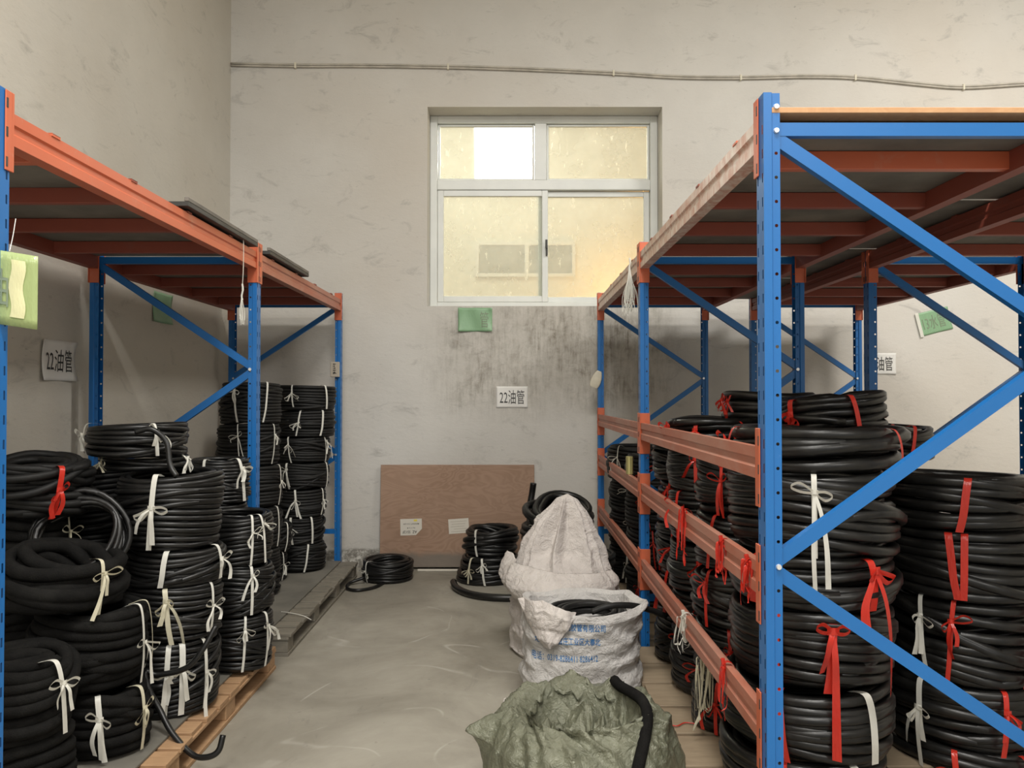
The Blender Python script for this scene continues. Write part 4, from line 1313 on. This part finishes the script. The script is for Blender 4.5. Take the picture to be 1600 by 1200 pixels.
l1 = label_sheet(pw, -0.375, 0.322, 0.175, 0.132, math.radians(-1.5), [('AZ  SS12F', 0.022, 0.9, -0.012, -0.040, 'ink', True), ('MANUFACT: 15-51-QW', 0.014, 0.75, 0.0, 0.026, 'ink', True), ('No. 4  16  M', 0.010, 0.9, 0.0, -0.008, 'ink', True)], True)
mb = MB(); mb.box((0.022, -0.0017, 0.045), (0.05, -0.0008, 0.06)); mb.build('print', 'yellow_print', l1)
l2 = label_sheet(pw, 0.012, 0.330, 0.165, 0.118, math.radians(-4), [])
for k in range(5):
    mb = MB(); mb.box((-0.065 + 0.008 * k * (k % 2), -0.0016, 0.036 - k * 0.02), (0.065 - 0.01 * (k % 3), -0.0008, 0.039 - k * 0.02)); mb.build('print', 'card', l2)
mb = MB(); mb.box((-0.36, -0.012, 0), (0.36, 0.012, 0.014), 0.003)
tag(mb.build('floor_strip', 'label_paper', None, (-0.40, WY - 0.12, 0)), 'thin pale strip lying on the floor along the foot of the plywood', 'strip')

# ------------------------------------------------------------------ signs
def sign(name, label, loc, w, h, facing, mat, text=None, tcol='ink', th=0.1, sx=0.6, rot=0.0, curl=0.006, toff=(0, 0), cat='sign', tape=None):
    """facing 'y': sheet on the back wall looking to -y; 'x': sheet on the left wall looking to +x"""
    r = empty(name, loc, (0, rot, 0) if facing == 'y' else (0, 0, math.pi / 2)); tag(r, label, cat)
    def fn(u, v):
        x = (u - 0.5) * w; z = (v - 0.5) * h
        e = (abs(u - 0.5) * 2) ** 4 * (abs(v - 0.5) * 2) ** 2
        return Vector((x, -0.002 - curl * e - 0.25 * curl * (1 + math.sin(u * 9 + v * 3)), z))
    me = sheet(16, 12, fn, 'sheet')
    s_ = put('sheet', me, mat, r); md = s_.modifiers.new('thick', 'SOLIDIFY'); md.thickness = 0.0006
    if text:
        tm = text_mesh(text, th, sx, 0.0)
        bm = bmesh.new(); bm.from_mesh(tm)
        for v in bm.verts:
            u = (v.co.x + toff[0]) / w + 0.5; vv = (v.co.z + toff[1]) / h + 0.5
            q = fn(u, vv); v.co = Vector((v.co.x + toff[0], q.y - 0.0022, v.co.z + toff[1]))
        bm.to_mesh(tm); bm.free()
        put('lettering', tm, tcol, r)
    if tape:
        mb = MB(); mb.box((tape - 0.014, -0.0125, -h / 2 - 0.006), (tape + 0.014, -0.0118, h / 2 + 0.006)); mb.build('clear_tape', 'white_ribbon', r)
    return r


sign('paper_sign', 'white paper sign reading 22油管 on the left wall, curled at its edges', (WX + 0.001, 3.935, 1.585), 0.30, 0.205, 'x', 'paper', '22油管', 'ink', 0.115, 0.62, curl=0.016)
sign('paper_sign', 'blank green paper sign behind the left rack brace on the left wall', (WX + 0.001, 5.10, 1.99), 0.28, 0.20, 'x', 'green_film', curl=0.01)
sign('paper_sign', 'white paper sign reading 22油管 on the back wall below the window', (0.0, WY - 0.001, 1.398), 0.258, 0.175, 'y', 'paper', '22油管', 'ink', 0.115, 0.56, curl=0.004)
sign('paper_sign', 'shiny green and white film sign just under the window sill', (-0.303, WY - 0.001, 2.035), 0.28, 0.195, 'y', 'green_film', '管', 'faded_ink', 0.13, 0.55, curl=0.02, toff=(0.075, 0.0))
sign('paper_sign', 'tilted green paper sign reading 13水管 on the back wall at the right', (3.475, WY - 0.001, 2.02), 0.275, 0.19, 'y', 'green_film', '13水管', 'faded_ink', 0.115, 0.55, rot=math.radians(-14), curl=0.004, tape=-0.128)
sign('paper_sign', 'white paper sign half hidden behind the second right rack post', (3.03, WY - 0.001, 1.672), 0.26, 0.175, 'y', 'paper', '22油管', 'ink', 0.115, 0.56, curl=0.004)

# plastic tag hanging from the front left post
tg = empty('hanging_tag', (-1.338, 2.058, 1.69)); tag(tg, 'big green plastic tag with vertical writing hung on the front left post', 'tag')


def tagfn(u, v):
    return Vector((-0.10 + u * 0.20 - 0.02, -0.03 - 0.012 * math.sin(u * 3.1 + 0.4), (v - 0.5) * 0.195 - 0.03 * (u - 0.5)))


s_ = put('sleeve', sheet(14, 8, tagfn, 'sleeve'), 'tag_plastic', tg); md = s_.modifiers.new('thick', 'SOLIDIFY'); md.thickness = 0.0015
tm = text_mesh('22油', 0.10, 0.55)
for v in tm.vertices:
    u = (v.co.x - 0.045 + 0.12) / 0.20; q = tagfn(u, 0.5); v.co = Vector((v.co.x - 0.045, q.y - 0.003, v.co.z - 0.03 * (u - 0.5)))
put('lettering', tm, 'faded_ink', tg)


def stripfn(u, v):
    uu = 0.68 + 0.17 * u; q = tagfn(uu, 0.12 + 0.78 * v); return q + Vector((0.004 * math.sin(9 * v), -0.003 - 0.006 * u * (1 - u), 0))


put('paper_strip', sheet(6, 12, stripfn, 'paper_strip'), 'tag_label', tg)
mb = MB(); mb.tube(smooth_path([(0.0, 0.005, 0.19), (0.004, -0.012, 0.14), (0.01, -0.034, 0.095)], 8), 0.0012, 5); mb.build('string', 'white_ribbon', tg)

# small card carton tied to the third left post and a switch-like pouch on the third right post
bx = empty('small_carton', (-1.383, 6.036, 1.555)); tag(bx, 'small beige carton with vertical marks fixed on the third left rack post', 'carton')
mb = MB(); mb.box((-0.038, -0.035, 0), (0.030, 0.0, 0.118), 0.003); mb.build('box', 'card', bx)
mb = MB()
for k, (w_, dz) in enumerate(((0.022, 0.098), (0.010, 0.082), (0.018, 0.066), (0.024, 0.050), (0.020, 0.034), (0.026, 0.026))):
    mb.box((-0.016 - 0.002 * (k % 2), -0.0365, dz), (-0.016 + w_, -0.0352, dz + 0.005)); mb.box((-0.012 + 0.004 * k % 0.01, -0.0365, dz - 0.004), (-0.007 + 0.004 * k % 0.01, -0.0352, dz + 0.008))
mb.build('printed_marks', 'ink', bx)


def pouch(a, v):
    z = v * 0.135; w_ = 0.048 * math.sin(math.pi * min(1, 0.08 + v * 0.86)) ** 0.35 * (1 - 0.35 * v)
    c_, s__ = sq(a, 0.6)
    return Vector((c_ * w_, s__ * 0.014 * math.sin(math.pi * (0.05 + 0.9 * v)) ** 0.5, z))


o = put('hanging_pouch', lathe_fn(pouch, 24, 14), 'cream_plastic', None, (0.640, 6.03, 1.475), (0, math.radians(20), 0)); tag(o, 'small cream plastic pouch tilted on the third right rack post', 'pouch')

# brass cylinder on the middle rail
o = empty('brass_tube', (0.690, 4.52, 0.9455)); tag(o, 'small brass tube standing on the second rail of the right rack', 'tube')
bm = bmesh.new(); bmesh.ops.create_cone(bm, cap_ends=True, segments=20, radius1=0.021, radius2=0.021, depth=0.105); bmesh.ops.translate(bm, verts=bm.verts, vec=(0, 0, 0.0525))
bmesh.ops.bevel(bm, geom=[e for e in bm.edges if len(e.link_faces) == 2 and e.calc_face_angle() > 1], offset=0.002, segments=1, affect='EDGES')
mb = MB(); mb.bm(bm); mb.build('body', 'brass', o, smooth=False)
mb = MB(); mb.tube([(0.0225 * math.cos(t * 0.33), 0.0225 * math.sin(t * 0.33), 0.09) for t in range(20)], 0.0012, 5); mb.build('rim', 'brass', o)

# strings and nets hanging on the beams
def tassel(name, label, loc, L, n, spread, mat, seed, r=0.0014, cat='string', kn=True):
    rng = random.Random(seed); e = empty(name, loc); tag(e, label, cat)
    m_ = MB()
    for k in range(n):
        x = rng.uniform(-1, 1) * spread; y = rng.uniform(-1, 1) * spread * 0.7
        lf = rng.uniform(0.5, 1.0) if cat == 'ribbon' else 0.0
        pts = [(0, 0, 0), (x * (0.35 + lf), y * 0.3 - 0.004 - 0.02 * lf, -L * 0.3 * (1 - 1.6 * lf)), (x + rng.uniform(-.5, .5) * spread, y, -L * 0.65), (x * 0.8 + rng.uniform(-.8, .8) * spread, y, -L * (rng.uniform(0.25, 1.02) if cat == 'ribbon' else rng.uniform(0.85, 1.02)))]
        if cat == 'ribbon':
            sp_ = smooth_path(pts, 14); t0_ = rng.uniform(0, 3); w0_ = rng.uniform(0.004, 0.012)
            m_.strip(sp_, [Vector((math.cos(t0_ + i_ * 0.25), math.sin(t0_ + i_ * 0.25), 0.2)).normalized() for i_ in range(len(sp_))], [w0_ * (0.6 + 0.4 * math.sin(i_ * 1.3 + t0_)) for i_ in range(len(sp_))])
        else:
            m_.tube(smooth_path(pts, 12), r, 4)
    m_.build('strands', mat, e)
    m2 = MB(); m2.tube(smooth_path([(0.0, 0, 0.03), (0.004, 0, 0.0), (-0.003, 0, -0.03), (0.002, 0, -0.05)], 8), r * 3.2, 6); m2.build('knot', mat, e)
    return e


st = tassel('plastic_string', 'pale plastic string with a bunched end hanging from the left top beam', (-1.338, 3.80, 1.93), 0.17, 16, 0.010, 'white_ribbon', 4)
mb = MB(); mb.strip(smooth_path([(-0.012, 0, 0.272), (0.004, 0.0, 0.265), (0.004, 0.004, 0.12), (0.0, 0, 0.0)], 12), (0, 1, 0), 0.012); mb.build('tape', 'white_ribbon', st)
nt_ = tassel('string_net', 'tangled pale string net hanging from the right top beam near the second post', (0.660, 4.30, 2.15), 0.29, 34, 0.030, 'white_ribbon', 9, 0.0016, 'net')
# knotted white and red tails tied round the low rails
for lb, y_, z_, cl_, L, n_, sp in (('frayed white string knotted on the lowest right rail', 3.02, 0.535, W_, 0.15, 12, 0.030), ('red plastic ribbon tassel knotted on the middle right rail, farther', 3.02, 0.94, RD, 0.20, 9, 0.016),
                                   ('crumpled red ribbon knotted on the middle right rail near the front post', 2.47, 0.925, RD, 0.13, 10, 0.016), ('crumpled red ribbon on the middle rail right beside the front post', 2.20, 0.92, RD, 0.12, 10, 0.014),
                                   ('red ribbon looped over the lowest right rail near the front post', 2.45, 0.54, RD, 0.17, 5, 0.014)):
    e = tassel('ribbon_knot', lb, (0.668, y_, z_), L, n_, sp, cl_, int(y_ * 100) + int(z_ * 100), 0.0022, 'ribbon')
    mb = MB(); mb.strip(smooth_path([(0.05, 0, -0.03), (0.03, 0.0, 0.016), (-0.002, 0.0, 0.012), (-0.008, 0, -0.06)], 12), (0, 1, 0), 0.02); mb.build('band', cl_, e)

e = tassel('ribbon_knot', 'bundle of pale crumpled ribbon hanging on the low coils near the front rail', (0.705, 2.86, 0.40), 0.24, 14, 0.026, CR, 77, 0.002, 'ribbon')
for lb, pts_, mt_ in (('thin white string lying on the far left pallet edge', [(-1.36, 4.55, 0.133), (-1.30, 4.52, 0.135), (-1.22, 4.50, 0.124), (-1.17, 4.50, 0.10)], W_),
                      ('thin red twine lying across the tan pallet by the green sack', [(0.60, 3.02, 0.124), (0.64, 3.0, 0.124), (0.68, 3.03, 0.124), (0.74, 3.01, 0.124)], RD)):
    mb = MB(); mb.tube(smooth_path(pts_, 16), 0.0025, 5); tag(mb.build('plastic_string', mt_), lb, 'string')

# cable along the back wall
cp = [(359, 100), (460, 102), (560, 102), (700, 104), (830, 108), (960, 114), (1060, 120), (1160, 121), (1260, 119), (1340, 121), (1440, 131), (1510, 136), (1600, 131), (1680, 128)]
ce = empty('wall_cable', (0, WY, 4.1)); tag(ce, 'twin grey cable sagging along the top of the back wall', 'cable')
k_ = WY / 1200
pts = [((x - 800.5) * k_ * 0.999, -0.012, CAM_H + (620 - y) * k_ * 1.004 - 4.1) for x, y in cp]
pts[0] = (WX + 0.004, -0.012, pts[0][2]); pts += [(5.4, -0.012, pts[-1][2] - 0.03), (RX - 0.004, -0.012, pts[-1][2] + 0.01)]
for dz in (-0.009, 0.009):
    V, Q, E = tube_arrays(smooth_path([(p[0], p[1], p[2] + dz) for p in pts], 80), 0.0085, 6)
    put('cable', quads_np(V, Q, 'cable', True, E), 'cable_sheath', ce)
for p in pts[1:-1:2]:
    mb = MB(); mb.box((p[0] - 0.008, -0.024, p[2] - 0.024), (p[0] + 0.008, 0.0, p[2] + 0.024), 0.002); mb.build('clip', 'cream_plastic', ce)
